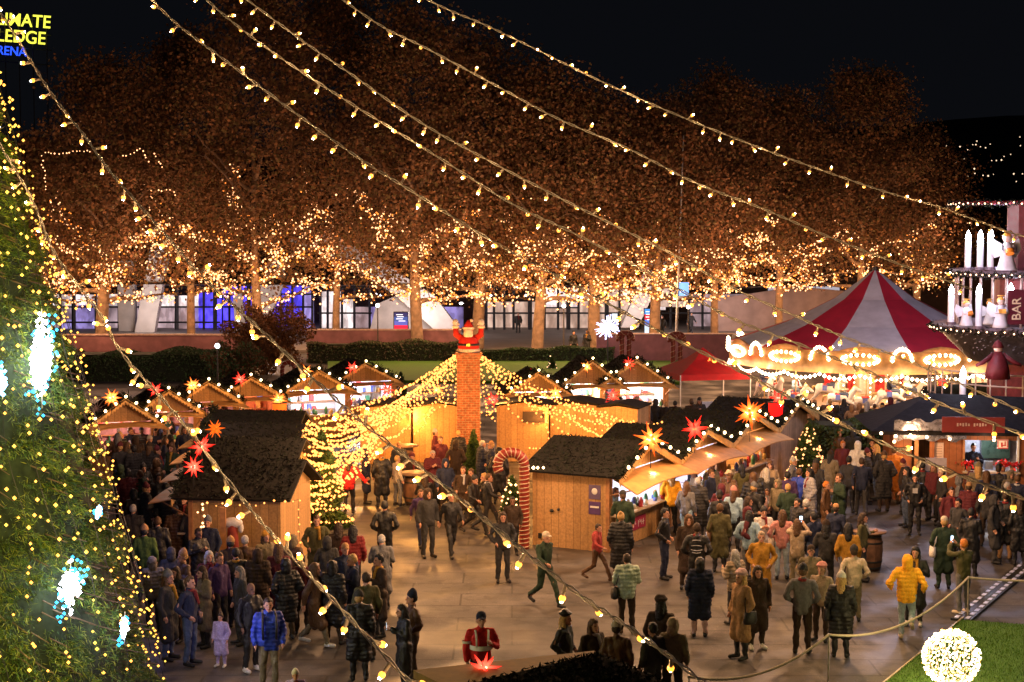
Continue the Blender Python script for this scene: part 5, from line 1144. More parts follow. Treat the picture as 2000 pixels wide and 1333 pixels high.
def body(ps):
    if ps in BODY: return BODY[ps]
    J=pose(ps); h=J['head']; L=[(J['neck']-V3((0,0,.06)),.055,J['neck']+V3((0,-.01,.05)),.052),(J['pelvis'],.085,J['chest'],.088),(J['chest'],.088,J['neck']-V3((0,0,.08)),.055)]
    for n in 'LR':
        L+=[(J['sh'+n],.042,J['el'+n],.034),(J['el'+n],.032,J['wr'+n],.026),(J['hip'+n],.075,J['kn'+n],.05),(J['kn'+n],.048,J['an'+n],.034),(J['an'+n]-V3((0,0,.03)),.034,J['toe'+n],.025)]
        L+=[(J['sh'+n],.040,J['chest']+V3((0,0,.06)),.07)]+hand(J,n)
    L+=[(h+V3((0,-.075,-.085)),.03,h+V3((0,-.03,-.06)),.055),(h+V3((0,-.092,.012)),.012,h+V3((0,-.108,-.026)),.016)]
    for s in(-1,1): L.append((h+V3((s*.078,.01,.0)),.014,h+V3((s*.076,.008,-.03)),.011))
    def fn(c,nn):
        r=c-h
        if r.y<-.068:
            if abs(abs(r.x)-.032)<.015 and abs(r.z-.012)<.009: return 2
            if abs(r.x)<.024 and abs(r.z+.062)<.008: return 1
        return 0
    me=fuse('body_'+ps,L,[skin,lipm,eyem],.0125,2,balls=[(h+V3((0,0,.02)),.088,(.86,1.02,1.16)),(h+V3((0,-.012,-.035)),.07,(.86,.95,1.1))],fn=fn,decim=.6)
    BODY[ps]=me; return me
def nz(co,f,a): return np.array([noise.noise(V3((float(x)*f,float(y)*f,float(z)*f*.6))) for x,y,z in co])*a
def legs(ps):
    if ps in LEGS: return LEGS[ps]
    J=pose(ps); L=[(J['hipL'],.10,J['hipR'],.10)]
    for n in 'LR': L+=[(J['hip'+n],.098,J['kn'+n],.07),(J['kn'+n],.068,J['an'+n]+V3((0,0,.03)),.058)]
    t=fuse('trousers_'+ps,L,[skin],.02,3,disp=lambda co:nz(co,14,.022)+nz(co,40,.008)); S_=[]
    for n in 'LR':
        a=J['an'+n]; b=J['toe'+n]; S_+=[(a+V3((0,.03,-.035)),.046,b+V3((0,.0,.012)),.044),(a,.048,a+V3((0,0,.03)),.05)]
    sh=[fuse('shoe_'+ps,S_[2*q:2*q+2],[skin],.016,2) for q in(0,1)]; LEGS[ps]=(t,sh); return LEGS[ps]
def topm(ps,kind):
    k=(ps,kind)
    if k in TOPS: return TOPS[k]
    J=pose(ps); f={'jacket':1,'puffer':1.16,'coat':1.05,'longpuffer':1.2,'hoodie':.97}[kind]; p=J['pelvis']; c=J['chest']; L=[]
    for s in(-.055,.055):
        o=V3((s,0,0)); L+=[(p+o-V3((0,0,.06)),.125*f,c+o,.13*f),(c+o,.13*f,J['neck']-V3((0,0,.1))+o*.6,.095*f)]
    for n in 'LR': L+=[(J['sh'+n],.062*f,J['el'+n],.056*f),(J['el'+n],.055*f,J['wr'+n]-(J['wr'+n]-J['el'+n])*.06,.047*f),(J['sh'+n],.068*f,c+V3((0,0,.07)),.10*f)]
    L.append((J['neck']-V3((0,0,.07)),.075*f,J['neck']+V3((0,0,.0)),.068*f))
    if kind in('coat','longpuffer'):
        for n in 'LR':
            kn=J['kn'+n]; h=J['hip'+n]; e=h.lerp(kn,.85 if kind=='coat' else .72); 
            if ps=='sit': e=h.lerp(kn,.8)
            L+=[(p,.14*f,h,.14*f),(h,.135*f,e-V3((0,0,.10 if ps!='sit' else 0)),.125*f),(h+V3((0,0,0)),.13*f,(e+V3((0,0,0)))*.6+V3((0,0,e.z*.4)),.12*f)]
    if kind=='hoodie': L.append((J['neck']+V3((0,.07,-.04)),.075,J['neck']+V3((0,.09,-.09)),.06))
    def dp(co):
        d=nz(co,9,.034)+nz(co,26,.012)
        if kind in('puffer','longpuffer'): d+=.016*np.abs(np.sin((co[:,2])*PI/.085))-.008
        return d
    me=fuse(kind+'_'+ps,L,[skin],.021,3,disp=dp); TOPS[k]=me; return me
def headmesh(kind):
    b=MB(); mats=[skin]
    o=V3((0,0,.02))
    if kind=='short': return fuse('hair',[(o+V3((0,.035,.0)),.088,o+V3((0,.02,.035)),.09),(o+V3((0,-.035,.068)),.048,o+V3((0,.02,.06)),.07)],mats,.012,2,disp=lambda co:nz(co,60,.01))
    if kind=='long': return fuse('hair',[(o+V3((0,.03,.01)),.095,o+V3((0,.01,.04)),.092),(o+V3((0,-.035,.068)),.05,o+V3((0,.02,.06)),.07),(o+V3((0,.05,-.02)),.088,o+V3((0,.08,-.24)),.085),(o+V3((-.075,.02,0)),.035,o+V3((-.09,-.01,-.2)),.035),(o+V3((.075,.02,0)),.035,o+V3((.09,-.01,-.2)),.035)],mats,.013,2,disp=lambda co:nz(co,45,.014))
    if kind=='bun': return fuse('hair',[(o+V3((0,.03,.01)),.093,o+V3((0,.01,.04)),.09),(o+V3((0,-.035,.068)),.048,o+V3((0,.02,.06)),.07),(o+V3((0,.06,.10)),.045,o+V3((0,.07,.115)),.045)],mats,.012,2)
    if kind=='beanie': return fuse('beanie',[(o+V3((0,.012,.045)),.098,o+V3((0,.02,.075)),.085),(o+V3((0,.02,.12)),.05,o+V3((0,.03,.14)),.035)],mats,.012,2,disp=lambda co:.004*np.sin(np.arctan2(co[:,0],co[:,1])*22))
    if kind=='pompom': return fuse('bobble_hat',[(o+V3((0,.012,.045)),.098,o+V3((0,.02,.08)),.083),(o+V3((0,.02,.19)),.042,o+V3((0,.02,.195)),.042)],mats,.012,2,disp=lambda co:nz(co,70,.008))
    if kind=='beret': return fuse('beret',[(o+V3((-.02,.015,.085)),.085,o+V3((.03,.03,.085)),.09)],mats,.012,2,balls=[(o+V3((0,.02,.085)),.125,(1,1,.42))])
    if kind=='cap': return fuse('cap',[(o+V3((0,.012,.05)),.094,o+V3((0,.01,.055)),.092),(o+V3((-.04,-.1,.045)),.014,o+V3((-.03,-.15,.035)),.012),(o+V3((.04,-.1,.045)),.014,o+V3((.03,-.15,.035)),.012),(o+V3((0,-.1,.05)),.016,o+V3((0,-.165,.035)),.012),(o+V3((-.03,-.15,.035)),.012,o+V3((.03,-.15,.035)),.012)],mats,.011,1)
    if kind=='hood': return fuse('hood',[(o+V3((0,.045,.0)),.108,o+V3((0,.02,.035)),.108),(o+V3((0,.05,-.05)),.10,o+V3((0,.04,-.11)),.11),(o+V3((-.05,-.03,.07)),.045,o+V3((.05,-.03,.07)),.045),(o+V3((-.085,-.03,.0)),.03,o+V3((-.07,-.03,-.1)),.035),(o+V3((.085,-.03,.0)),.03,o+V3((.07,-.03,-.1)),.035)],mats,.014,2,disp=lambda co:nz(co,20,.01))
HEADM={}
CLR={'black':(.012,.012,.014),'charcoal':(.03,.03,.033),'navy':(.014,.02,.05),'blue':(.02,.05,.42),'grey':(.13,.13,.14),'light grey':(.34,.34,.37),'white':(.62,.6,.58),'cream':(.5,.42,.32),'beige':(.34,.26,.18),'khaki':(.17,.14,.09),'olive':(.075,.07,.028),'dark green':(.02,.04,.022),'green':(.05,.10,.02),'brown':(.09,.045,.02),'dark brown':(.035,.02,.012),'mustard':(.38,.19,.02),'yellow':(.85,.40,.02),'orange':(.5,.16,.02),'red':(.5,.015,.015),'dark red':(.16,.012,.015),'maroon':(.09,.012,.02),'pink':(.5,.22,.20),'magenta':(.65,.02,.12),'pale pink':(.55,.36,.36),'lavender':(.36,.30,.55),'purple':(.05,.025,.09),'mint':(.36,.46,.36),'light blue':(.28,.42,.55),'teal':(.05,.25,.28),'denim':(.05,.075,.14),'light denim':(.28,.36,.42),'tan':(.36,.2,.09),'blond':(.42,.26,.10),'silver':(.36,.35,.34),'plaid':(.35,.05,.05)}
def cl(c,gl=.8):
    return mat('cloth_'+c.replace(' ','_'),CLR[c],gl,.2,26,.6)
def hair(c): return mat('hair_'+c.replace(' ','_'),CLR[c],.6,.35,30,.5)
fineH={'short','long','bun'}
def put(o,me,m,parent,loc=None):
    x=link(o,me,parent,loc); x.material_slots[0].link='OBJECT'; x.material_slots[0].material=m; return x
nper=0
def person(label,loc,face,ps,top,tc,lc,hk,hc,sc=1.,sk=0,shoes='black',group=None,grey=None):
    global nper; nper+=1
    t=thing('person',label,'person',tuple(loc),R(face),group); t.scale=(sc,)*3
    b=link('body',body(ps),t)
    if sk: b.material_slots[0].link='OBJECT'; b.material_slots[0].material=skin2
    tm=topm(ps,top); put({'jacket':'jacket','puffer':'puffer_jacket','coat':'coat','longpuffer':'long_coat','hoodie':'hoodie'}[top],tm,cl(tc,.55 if 'puffer' in top else .85),t)
    tr,sh=legs(ps); put('trousers',tr,cl(lc),t); [put('shoe',q,cl(shoes,.5),t) for q in sh]
    if hk:
        if hk not in HEADM: HEADM[hk]=headmesh(hk)
        h=pose(ps)['head']; m=hair(hc) if hk in fineH else cl(hc)
        put('hair' if hk in fineH else {'pompom':'bobble_hat'}.get(hk,hk),HEADM[hk],m,t,h)
        if hk in('beanie','cap','beret','pompom'):
            if 'long' not in HEADM: HEADM['long']=headmesh('long')
            if 'short' not in HEADM: HEADM['short']=headmesh('short')
            x=put('hair',HEADM['long'] if ('woman' in label or (nper%3==0 and 'man ' not in label and 'guard' not in label)) else HEADM['short'],hair(grey or ['dark brown','brown','black','blond'][nper%4]),t,h-V3((0,-.004,.018))); x.scale=(.96,.96,.93)
    if hk in('short','long','beanie','bun','beret') and nper%4==1 and ps!='lean':
        J=pose(ps); k=('scarf',ps)
        if k not in TOPS: TOPS[k]=fuse('scarf',[(J['neck']+V3((.06*math.cos(a),.055*math.sin(a)-.01,-.01)),.038,J['neck']+V3((.06*math.cos(a+.8),.055*math.sin(a+.8)-.01,-.01)),.038) for a in [i*.785 for i in range(8)]]+[(J['neck']+V3((.05,-.10,-.03)),.036,J['neck']+V3((.06,-.175,-.26)),.03)],[skin],.016,2,disp=lambda co:nz(co,40,.008))
        put('scarf',TOPS[k],cl(['cream','dark red','grey','mustard','navy','light grey'][nper%6]),t)
    return t
def at(x,y): return G(x,y)
# x, y(feet), facing deg (0=to camera, 90=right, 180=away, -90=left), pose, top, colour, legs, head item, head colour, scale, shoes, label
PP='''372,1300,60,pocket,jacket,navy,denim,short,brown,1.04,black|man in dark navy jacket and jeans standing beside the lit conifer foot
432,1303,-25,stand,coat,lavender,lavender,bun,dark brown,.62,white|small child in a lavender outfit holding arms low by the lit conifer
491,1312,35,cup,jacket,black,black,,black,1.02,white|bald man in black jacket and black trousers with white sneakers, behind the blue puffer
526,1352,5,stand,puffer,blue,khaki,short,dark brown,1.03,brown|man in bright blue puffer jacket and khaki trousers facing the camera
616,1262,75,walk,coat,brown,khaki,hood,brown,1,white|person in brown coat and white sneakers walking right under the string bulbs
662,1160,180,stand,coat,dark brown,black,long,dark brown,.98,black|person in dark brown coat seen from behind at the left of the red backed woman
702,1330,180,stand,longpuffer,black,black,beanie,charcoal,1,black|person in black long puffer behind the hanging bulb at bottom left
716,1292,200,stand,jacket,olive,dark brown,short,dark brown,1.04,black|man in olive jacket seen from behind, below the courtyard
742,1245,-70,cup,coat,dark brown,black,short,black,1.03,black|man in dark brown coat turned left with his hand near his mouth
806,1335,-80,pocket,jacket,brown,dark brown,beanie,navy,1.03,black|man in brown jacket and navy beanie facing left near the bottom bulbs
790,1352,-75,phone,coat,black,black,long,black,.97,black|dark haired woman in black coat holding a phone in front of the navy beanie man
940,1392,8,cup,jacket,red,navy,cap,navy,1.05,black|security guard in red jacket with reflective stripes and navy cap behind the bottom red star
578,1442,0,stand,puffer,lavender,grey,beanie,white,.68,black|child in white beanie and lavender jacket at the bottom edge
524,1475,180,stand,puffer,magenta,navy,beanie,magenta,.66,black|child with a magenta hat at the bottom edge below the blue puffer man
1104,1378,65,pocket,jacket,black,black,beret,black,1,black|person in black with a black beret behind the bottom hut roof
1203,1402,180,stand,jacket,brown,black,beanie,cream,1,black|person in brown jacket and cream beanie behind the bottom hut roof
1158,1395,40,stand,coat,dark brown,black,long,brown,1,black|brown haired person between the black beret and the cream beanie
1290,1352,160,stand,jacket,dark brown,black,beret,dark brown,1.04,black|tall person with dark brown hat at the bottom near the right bulb string
1313,1392,170,stand,jacket,khaki,dark brown,hood,beige,.99,black|person in khaki hooded jacket at the bottom beside the right bulb string
1274,1398,-140,stand,jacket,charcoal,black,short,black,.97,black|short haired person in charcoal at the left of the khaki hood, bottom right
620,1150,0,pocket,coat,olive,black,short,brown,1.02,black|man in open olive coat facing the camera at the courtyard entrance conifer
690,1170,185,stand,puffer,dark red,black,long,black,1,black|woman with long black hair and dark red puffer seen from behind in the courtyard entrance
746,1192,180,phone,coat,grey,black,short,silver,1,black|silver haired person in grey coat below the courtyard centre
752,1115,180,pocket,jacket,black,black,short,black,1.02,black|man in black jacket seen from behind in the middle of the courtyard
836,1090,25,stand,jacket,charcoal,charcoal,hood,dark brown,1.05,black|hooded man in charcoal standing under the overhead string in the courtyard
822,1068,15,walk,jacket,purple,navy,short,brown,.9,black|person in purple hidden behind the charcoal hooded man
881,1088,20,walk,jacket,black,black,short,black,.98,black|person in black walking toward the camera right of the charcoal hooded man
925,1045,50,stride,jacket,black,black,beanie,black,.97,black|person striding right in black near the candy cane
952,1040,90,stride,jacket,charcoal,charcoal,short,brown,.97,black|person in charcoal striding right, closest to the candy cane
982,1138,10,pocket,jacket,charcoal,charcoal,long,dark brown,1,black|person in charcoal standing left of the candy cane foot
1064,1185,40,stride,jacket,dark green,dark green,cap,cream,1.0,black|person in dark green with a cream cap walking before the big right hut
682,1005,170,out,puffer,red,black,long,dark brown,.98,black|person in bright red puffer with arms out walking into the courtyard
746,992,185,stand,coat,black,black,short,orange,1.03,black|person in long black coat at the courtyard tables
776,988,120,cup,jacket,cream,grey,short,blond,.9,black|person in cream jacket beside the dark barrel table
830,1012,190,sit,jacket,black,black,long,dark brown,1,black|seated person in black nearest the dark barrel table
862,1005,200,sit,jacket,charcoal,black,short,brown,1,black|seated person in charcoal right of the dark barrel table
805,965,0,sit,jacket,dark brown,black,beanie,maroon,1,black|seated person with maroon beanie behind the dark barrel table
860,955,5,stand,jacket,maroon,black,short,brown,1,black|person in maroon standing at the courtyard wall near the chimney
920,1000,-30,sit,jacket,olive,black,short,brown,1,black|seated person in olive below the chimney fir
946,1010,-60,sit,coat,black,black,short,blond,1,black|seated blond person in black right of the olive one
975,985,170,stand,coat,black,black,hood,black,1.02,black|person in long black hooded coat beside the candy cane hook
1001,1085,0,stand,jacket,dark brown,black,short,black,.9,black|person half hidden behind the candy cane foot
1166,1135,60,stride,hoodie,plaid,brown,short,dark brown,.82,brown|small person in red plaid shirt hurrying beside the big right hut wall
1212,1142,170,stand,longpuffer,black,brown,bun,blond,1.02,brown|blond woman in long black puffer at the corner of the big right hut
1216,1092,175,cup,jacket,dark green,black,cap,charcoal,1.03,black|man with charcoal flat cap at the white counter of the big right hut
1224,1238,185,phone,puffer,mint,dark brown,short,dark brown,1.0,brown|person in mint green puffer seen from behind taking a picture
1297,1132,75,pocket,jacket,black,navy,short,black,1.02,black|man in black jacket and navy trousers facing right before the maroon banner
1344,1150,5,cup,coat,dark brown,dark brown,hood,brown,1.03,black|person in brown hood facing the camera behind the printed hoodie
1360,1170,178,pocket,hoodie,black,black,short,dark brown,1.03,black|person in black hoodie with white back print in front of the crowd
1366,1245,182,stand,longpuffer,navy,pale pink,hood,black,.98,black|person in long navy coat and pale pink trousers seen from behind
1310,1045,200,cup,jacket,yellow,black,beanie,khaki,1.04,black|person in yellow orange jacket at the second hut counter
1405,1118,175,stand,coat,olive,black,short,brown,1,black|person in olive coat seen from behind, right of the black hoodie
1340,1062,150,stand,jacket,grey,light blue,long,brown,.98,black|person in grey with light blue trousers at the second hut
1362,1055,170,stand,longpuffer,charcoal,black,short,silver,1,black|silver haired person in long charcoal puffer facing the second hut
1387,1035,60,stand,jacket,navy,black,short,brown,1,black|man in navy jacket between the second hut and the pink hat
1404,1088,190,stand,coat,black,black,beanie,black,1,black|person in black coat and black beanie in the middle of the right crowd
1432,1078,165,stand,jacket,light blue,black,beanie,pink,1,black|person in light blue jacket and pink beanie in the right crowd
1423,1045,-20,stand,jacket,brown,black,short,brown,1,black|person in brown jacket behind the pink beanie
1470,1052,180,stand,longpuffer,black,black,hood,brown,1.06,black|tall person in black puffer with brown fur hood facing the third hut
1462,1135,160,pocket,jacket,light blue,grey,long,black,1,black|woman with black hair in light blue jacket in front of the right crowd
1490,1122,10,phone,jacket,white,black,beanie,black,.98,black|person in white jacket and black beanie beside the light blue jacket
1527,1132,175,pocket,jacket,pink,light denim,long,brown,.99,black|woman with long brown hair in pink jacket and light jeans
1573,1112,185,stand,coat,black,black,short,silver,1.03,black|silver haired person in long black coat right of the pink jacket
1486,1185,0,pocket,coat,mustard,dark brown,short,beige,1,black|woman in mustard coat facing the camera in the right crowd
1497,1045,0,stand,jacket,pale pink,black,long,brown,.75,black|child in pale pink in the right crowd under the third awning
1518,1052,-40,stand,jacket,khaki,black,hood,khaki,.95,black|person in khaki hood right of the pale pink child
1537,1040,180,stand,coat,purple,black,short,black,1,black|person in purple coat before the lit bushy tree
1560,1030,150,stand,jacket,blue,navy,short,brown,.98,black|person in blue jacket left of the lit bushy tree
1592,1012,160,stand,jacket,charcoal,black,beanie,charcoal,1,black|person in charcoal below the lit bushy tree
1612,1052,80,stand,coat,brown,brown,short,orange,.92,black|small orange haired person in brown below the lit bushy tree
1446,1288,-50,stand,coat,tan,black,beret,pale pink,1.04,black|woman in long tan coat with a pale pink beret near the bottom right
1478,1268,20,stand,coat,dark brown,dark brown,long,dark brown,1,white|person in dark brown coat with white shoes right of the long tan coat
1566,1278,175,pocket,jacket,grey,dark brown,beanie,black,1.06,black|tall person in grey jacket and black beanie left of the white beanie
1603,1253,-20,stand,jacket,beige,dark brown,beret,pink,.95,black|person in beige jacket and pink beret between two taller people
1641,1285,178,stand,longpuffer,black,black,beanie,white,1.0,black|person in long black puffer and white beanie by the rope fence
1666,1215,190,pocket,jacket,cream,khaki,beanie,charcoal,.97,black|person in fluffy cream jacket with charcoal hat and strap bag
1556,1152,170,photo,jacket,beige,khaki,long,brown,.98,black|long haired person in beige checked jacket holding up a glowing phone
1612,1160,180,cup,jacket,charcoal,black,beanie,dark brown,1,black|person in charcoal jacket with dark brown hat left of the mustard top
1655,1165,185,stand,jacket,mustard,grey,long,black,1,black|woman with black hair and mustard top at the barrel table
1770,1250,180,run,puffer,yellow,light denim,hood,yellow,1.04,cream|person in bright yellow hooded puffer and pale jeans running away
1786,1222,-10,cup,coat,black,black,long,black,1,white|woman in black coat facing the camera beside the yellow hood
1880,1200,-140,photo,jacket,olive,grey,short,orange,.98,cream|person in olive jacket raising both hands to take a picture by the cable ramp
1842,1150,190,pocket,coat,dark green,dark green,cap,cream,1,black|person in dark green coat with cream cap behind the rope fence
1894,1128,170,phone,coat,black,black,short,black,1,black|person in black coat right of the cream cap
1962,1092,178,stand,coat,black,tan,short,dark brown,1.02,tan|person in black coat with tan legs near the right edge
1786,1045,0,pocket,jacket,black,black,beanie,charcoal,1,black|person in black top with white chest print facing the camera before the menu board
1682,1012,185,stride,jacket,navy,charcoal,short,dark brown,1.04,black|man in navy jacket striding away along the lane right of the lit tree
1657,1003,170,stand,jacket,charcoal,black,short,black,1,black|person in charcoal left of the striding navy man
1674,970,180,stand,hoodie,white,black,hood,white,1.02,black|person in white hooded top in the lane beside the greenery
1645,960,0,stand,jacket,maroon,black,short,orange,.95,black|orange haired person in maroon facing the camera in the lane, lower
1640,938,0,stand,jacket,brown,black,short,orange,1,black|person in brown facing the camera farthest up the lane
1638,1048,-60,cup,coat,dark green,black,short,brown,1.02,black|person in dark green coat facing left at the lane mouth
1702,962,10,stand,coat,black,black,short,black,1,black|person in long black coat standing in the shadow right of the white hood
1745,985,170,stand,coat,orange,brown,short,brown,1.03,black|person in orange brown coat close to the kiosk corner post
1762,1005,90,stand,jacket,dark brown,black,beanie,maroon,.95,black|person in dark brown left of the menu board
1822,1018,-30,stand,jacket,maroon,black,long,brown,.98,black|person in maroon below the menu board
1856,1075,20,stand,coat,maroon,black,short,dark brown,.98,black|person in dark maroon coat between the black print top and the cream cap
1872,1042,90,cup,jacket,grey,black,hood,grey,.95,black|grey hooded person at the left under the kiosk window
1909,1032,178,stand,puffer,khaki,black,beanie,khaki,1.08,black|large person in khaki puffer in front of the kiosk window
1948,1022,170,stand,jacket,black,black,beanie,black,.98,black|person in black with a beanie under the poinsettias
1985,1048,175,stand,coat,navy,black,short,brown,1,black|person in navy coat cut by the right edge
1990,1105,-170,stand,coat,black,black,long,dark brown,.98,black|long haired person in black at the right edge near the ramp
1926,1068,180,stand,jacket,charcoal,dark brown,short,brown,.97,black|person in charcoal between the khaki puffer and the right edge
1120,700,30,stand,coat,black,black,short,black,1,black|left one of two dark figures under the stout tree behind the lawn
1146,698,-30,cup,coat,charcoal,black,short,brown,1,black|right one of two dark figures under the stout tree behind the lawn
1214,702,0,stand,coat,navy,black,short,brown,1,black|dark figure right beside the spiky light ball
1293,662,0,stand,jacket,black,black,short,black,1,black|dark figure on the arena terrace by the narrow screen
1350,655,40,walk,jacket,charcoal,black,short,black,1,black|dark figure walking on the arena terrace right of the bare pole
1012,655,0,stand,jacket,charcoal,black,short,black,1,black|distant figure before the white mullions right of the roof Santa
284,1175,175,stand,jacket,green,navy,beanie,tan,1.02,black|person in green jacket with tan hat beside the lit conifer
310,1150,180,stand,coat,black,black,short,brown,1,black|person in black close right of the green jacket
262,1120,170,stand,jacket,charcoal,black,short,silver,1,black|silver haired person in charcoal above the green jacket
336,1215,180,stand,coat,charcoal,charcoal,hood,charcoal,.95,black|person in charcoal hood and long coat left of the navy jacket man
388,1175,30,phone,jacket,black,black,short,dark brown,1,black|person in black looking down at the corner of the nearest left hut
408,1150,-20,stand,jacket,navy,black,beanie,grey,1,black|person in navy with grey hat at the light column of the left hut
430,1240,40,stand,jacket,purple,black,short,brown,1.02,black|person in purple jacket left of the bald man
462,1225,190,stand,coat,black,black,short,black,1,black|person in black coat behind the lavender child
452,1200,180,stand,coat,dark brown,black,beanie,tan,1,black|person with tan hat under the hanging fur coat
480,1195,170,stand,jacket,brown,black,short,silver,1,black|grey haired person in brown under the left hut wall
520,1185,30,stand,jacket,khaki,black,pompom,mustard,1,black|person in khaki and mustard bobble hat before the low lit fir
545,1215,180,stand,coat,maroon,black,long,brown,1,black|long haired person in maroon coat behind the blue puffer man
573,1190,150,stand,coat,brown,black,hood,khaki,.98,black|person in brown coat with khaki hood below the low lit fir
590,1240,180,stand,jacket,maroon,dark brown,short,dark brown,1,black|person in maroon jacket right of the blue puffer man
'''
for ln in PP.strip().split('\n'):
    a,lab=ln.split('|'); f=a.split(',')
    x,y,face=float(f[0]),float(f[1]),float(f[2]); loc=G(x,y)
    person(lab,loc,face+math.degrees(math.atan2(loc.x,loc.y))*-1,f[3],f[4],f[5],f[6],f[7] or None,f[8],float(f[9]),sk=(hash(len(lab))%7==3),shoes=f[10])
# details worn by two of them are small meshes of their own
def child_of(label_part):
    return next(o for o in bpy.data.objects if o.get('label','').find(label_part)>=0 and o.get('category')!='star lantern')
sg_=child_of('security guard'); refl=mat('reflective_band',(.75,.75,.7),.4,.1)
b=MB(); b.lathe([(.2,1.12),(.205,1.16),(.2,1.2)],refl,n=18); 
for s in(-1,1): b.tube([(s*.10,-.16,1.18),(s*.10,-.165,1.3),(s*.11,-.10,1.45),(s*.11,.12,1.42)],.018,refl,5); b.lathe([(.078,0),(.08,.04)],refl,(s*.245,.03,1.22),12)
b.build('reflective_bands',sg_)
b=MB(); ho=child_of('white back print')
for z,w in((1.36,.2),(1.24,.24),(1.16,.26),(1.10,.2)): b.tube([(x*w/2,.165-.02*abs(x),z+(.02*(1-x*x))*(1 if z>1.2 else -1)) for x in(-1,-.6,0,.6,1)],.011,cl('light grey'),5)
b.build('back_print',ho)
b=MB(); ho=child_of('white chest print'); b.box((0,-.165,1.28),(.14,.03,.14),cl('light grey')); b.build('chest_print',ho)
ho=child_of('bright blue puffer'); b=MB()
for s_ in(-1,1): b.tube([(s_*.12,-.20,1.02),(s_*.125,-.205,1.25),(s_*.12,-.15,1.44),(s_*.11,.05,1.50)],.022,blackm,6)
b.build('backpack_straps',ho)
# glowing phones and cups held in hands
def held(label,who,kind,ps):
    w=child_of(who); J=pose(ps); p=(J['hdL']+J['hdR'])/2 if kind=='phone' else J['hdR']; M_=Matrix.Translation(w.location)@Matrix.Rotation(w.rotation_euler[2],4,'Z')@Matrix.Scale(w.scale[0],4); q=M_@(p+V3((0,-.02,.04)))
    t=thing(kind,label,kind,tuple(q),w.rotation_euler[2])
    if kind=='phone': MB().box((0,-.006,0),(.078,.008,.155),blackm).build('case',t); MB().box((0,.0,0),(.07,.003,.145),LED('phone_screen',(.55,.8,1),3)).build('screen',t)
    else: MB().lathe([(0,0),(.03,0),(.04,.1),(.036,.1),(.03,.02)],whitep,n=12).build('cup_body',t)
held('glowing phone held up by the long haired person in checked beige','glowing phone','phone','photo')
held('small glowing phone in the hands of the mint green puffer','mint green','phone','phone')
held('white phone held by the dark haired woman at the bottom','dark haired woman in black coat holding','phone','phone')
held('phone raised by the olive jacket person near the cable ramp','olive jacket raising','phone','photo')
# crowd helper for the dim street at left and the rear, placed along the photo's rows
adj={}
def crowd(group,place,spots,seed,cols,faces,heads=('short','long','beanie','hood','cap'),poses=('stand','pocket','cup','weight','phone')):
    rg=random.Random(seed); items=[]
    for (x,y) in spots:
        items.append((x,y,rg.choice(cols),rg.choice(heads),rg.choice(['black','dark brown','brown','silver','maroon','tan','cream','navy','grey'])))
    items.sort(); cnt={}
    used=set()
    for (x,y,c,h,hc) in items:
        hcn={'short':hc+' hair','long':'long '+hc+' hair','beanie':hc+' beanie','hood':c+' hood','cap':hc+' cap'}[h] if h else ''
        top=rg.choice(['jacket','coat','puffer','jacket','longpuffer']); tn={'jacket':'jacket','coat':'coat','puffer':'puffer','longpuffer':'long puffer'}[top]
        if h=='hood': hc=c
        if h in fineH and hc in('maroon','cream','navy','tan'): hc={'maroon':'brown','cream':'blond','navy':'black','tan':'blond'}[hc]; hcn=('long ' if h=='long' else '')+hc+' hair'
        n=len([1 for k in used if k[0]==(c,tn,hcn)]); used.add(((c,tn,hcn),x))
        rank=len(used); nth=f'{rank}'+('th' if 10<rank%100<14 else {1:'st',2:'nd',3:'rd'}.get(rank%10,'th'))
        lab=f'person in {c} {tn}, {hcn}, {nth} from left {place}'
        loc=G(x,y); fc=rg.choice(faces)+rg.uniform(-25,25)
        person(lab,loc,fc-math.degrees(math.atan2(loc.x,loc.y)),rg.choice(poses),top,c,rg.choice(['black','denim','charcoal','dark brown']),h,hc,rg.uniform(.92,1.05),group=group)
dark=['black','charcoal','navy','dark brown','black','brown','maroon','dark green','grey','charcoal','khaki']
Ls=[]; rr=random.Random(4)
for row,(y,x0,x1,st) in enumerate([(905,235,400,27),(930,222,370,29),(955,225,330,27),(982,232,345,30),(1012,235,372,32),(1045,240,385,35),(1082,250,395,38),(1118,330,385,42)]):
    x=x0+rr.uniform(0,14)
    while x<x1: Ls.append((x+rr.uniform(-5,5),y+rr.uniform(-9,9))); x+=st*.88*rr.uniform(.8,1.3)
crowd('people in the dim street at left','in the left street',Ls,5,dark,[180,150,0,30,-40,90,200])
crowd('people before the middle rear stalls','before the middle stalls',[(1118,862),(1132,866),(1150,860),(1166,868),(1180,864),(1195,870),(1212,864),(1228,868),(1243,862),(1262,870),(1280,866),(1300,872),(1318,866),(1350,870),(1365,864)],8,['black','charcoal','brown','dark brown','maroon','khaki','beige','navy'],[180,170,160,20])
crowd('spectators before the carousel','watching the carousel',[(1590,868),(1606,872),(1620,866),(1634,874),(1648,868),(1663,872),(1677,866),(1692,874),(1707,868),(1722,872),(1738,866),(1752,872),(1575,870),(1560,866),(1545,872),(1530,868)],9,['brown','dark brown','charcoal','khaki','black','tan','maroon'],[180,170,190])
crowd('people near the back left stalls','by rear left stalls',[(402,868),(420,872),(436,866),(455,870),(250,872),(268,880),(330,880),(350,872)],10,dark,[180,0,90])
import sys
Rs=[]; rr=random.Random(12)
for (y,x0,x1,st) in [(1015,1335,1600,30),(1040,1350,1610,36),(1070,1375,1590,40),(1100,1420,1640,50),(1135,1420,1700,62),(1215,1400,1720,80)]:
    x=x0+rr.uniform(0,st)
    while x<x1: Rs.append((x+rr.uniform(-6,6),y+rr.uniform(-8,8))); x+=st*1.75*rr.uniform(.8,1.3)
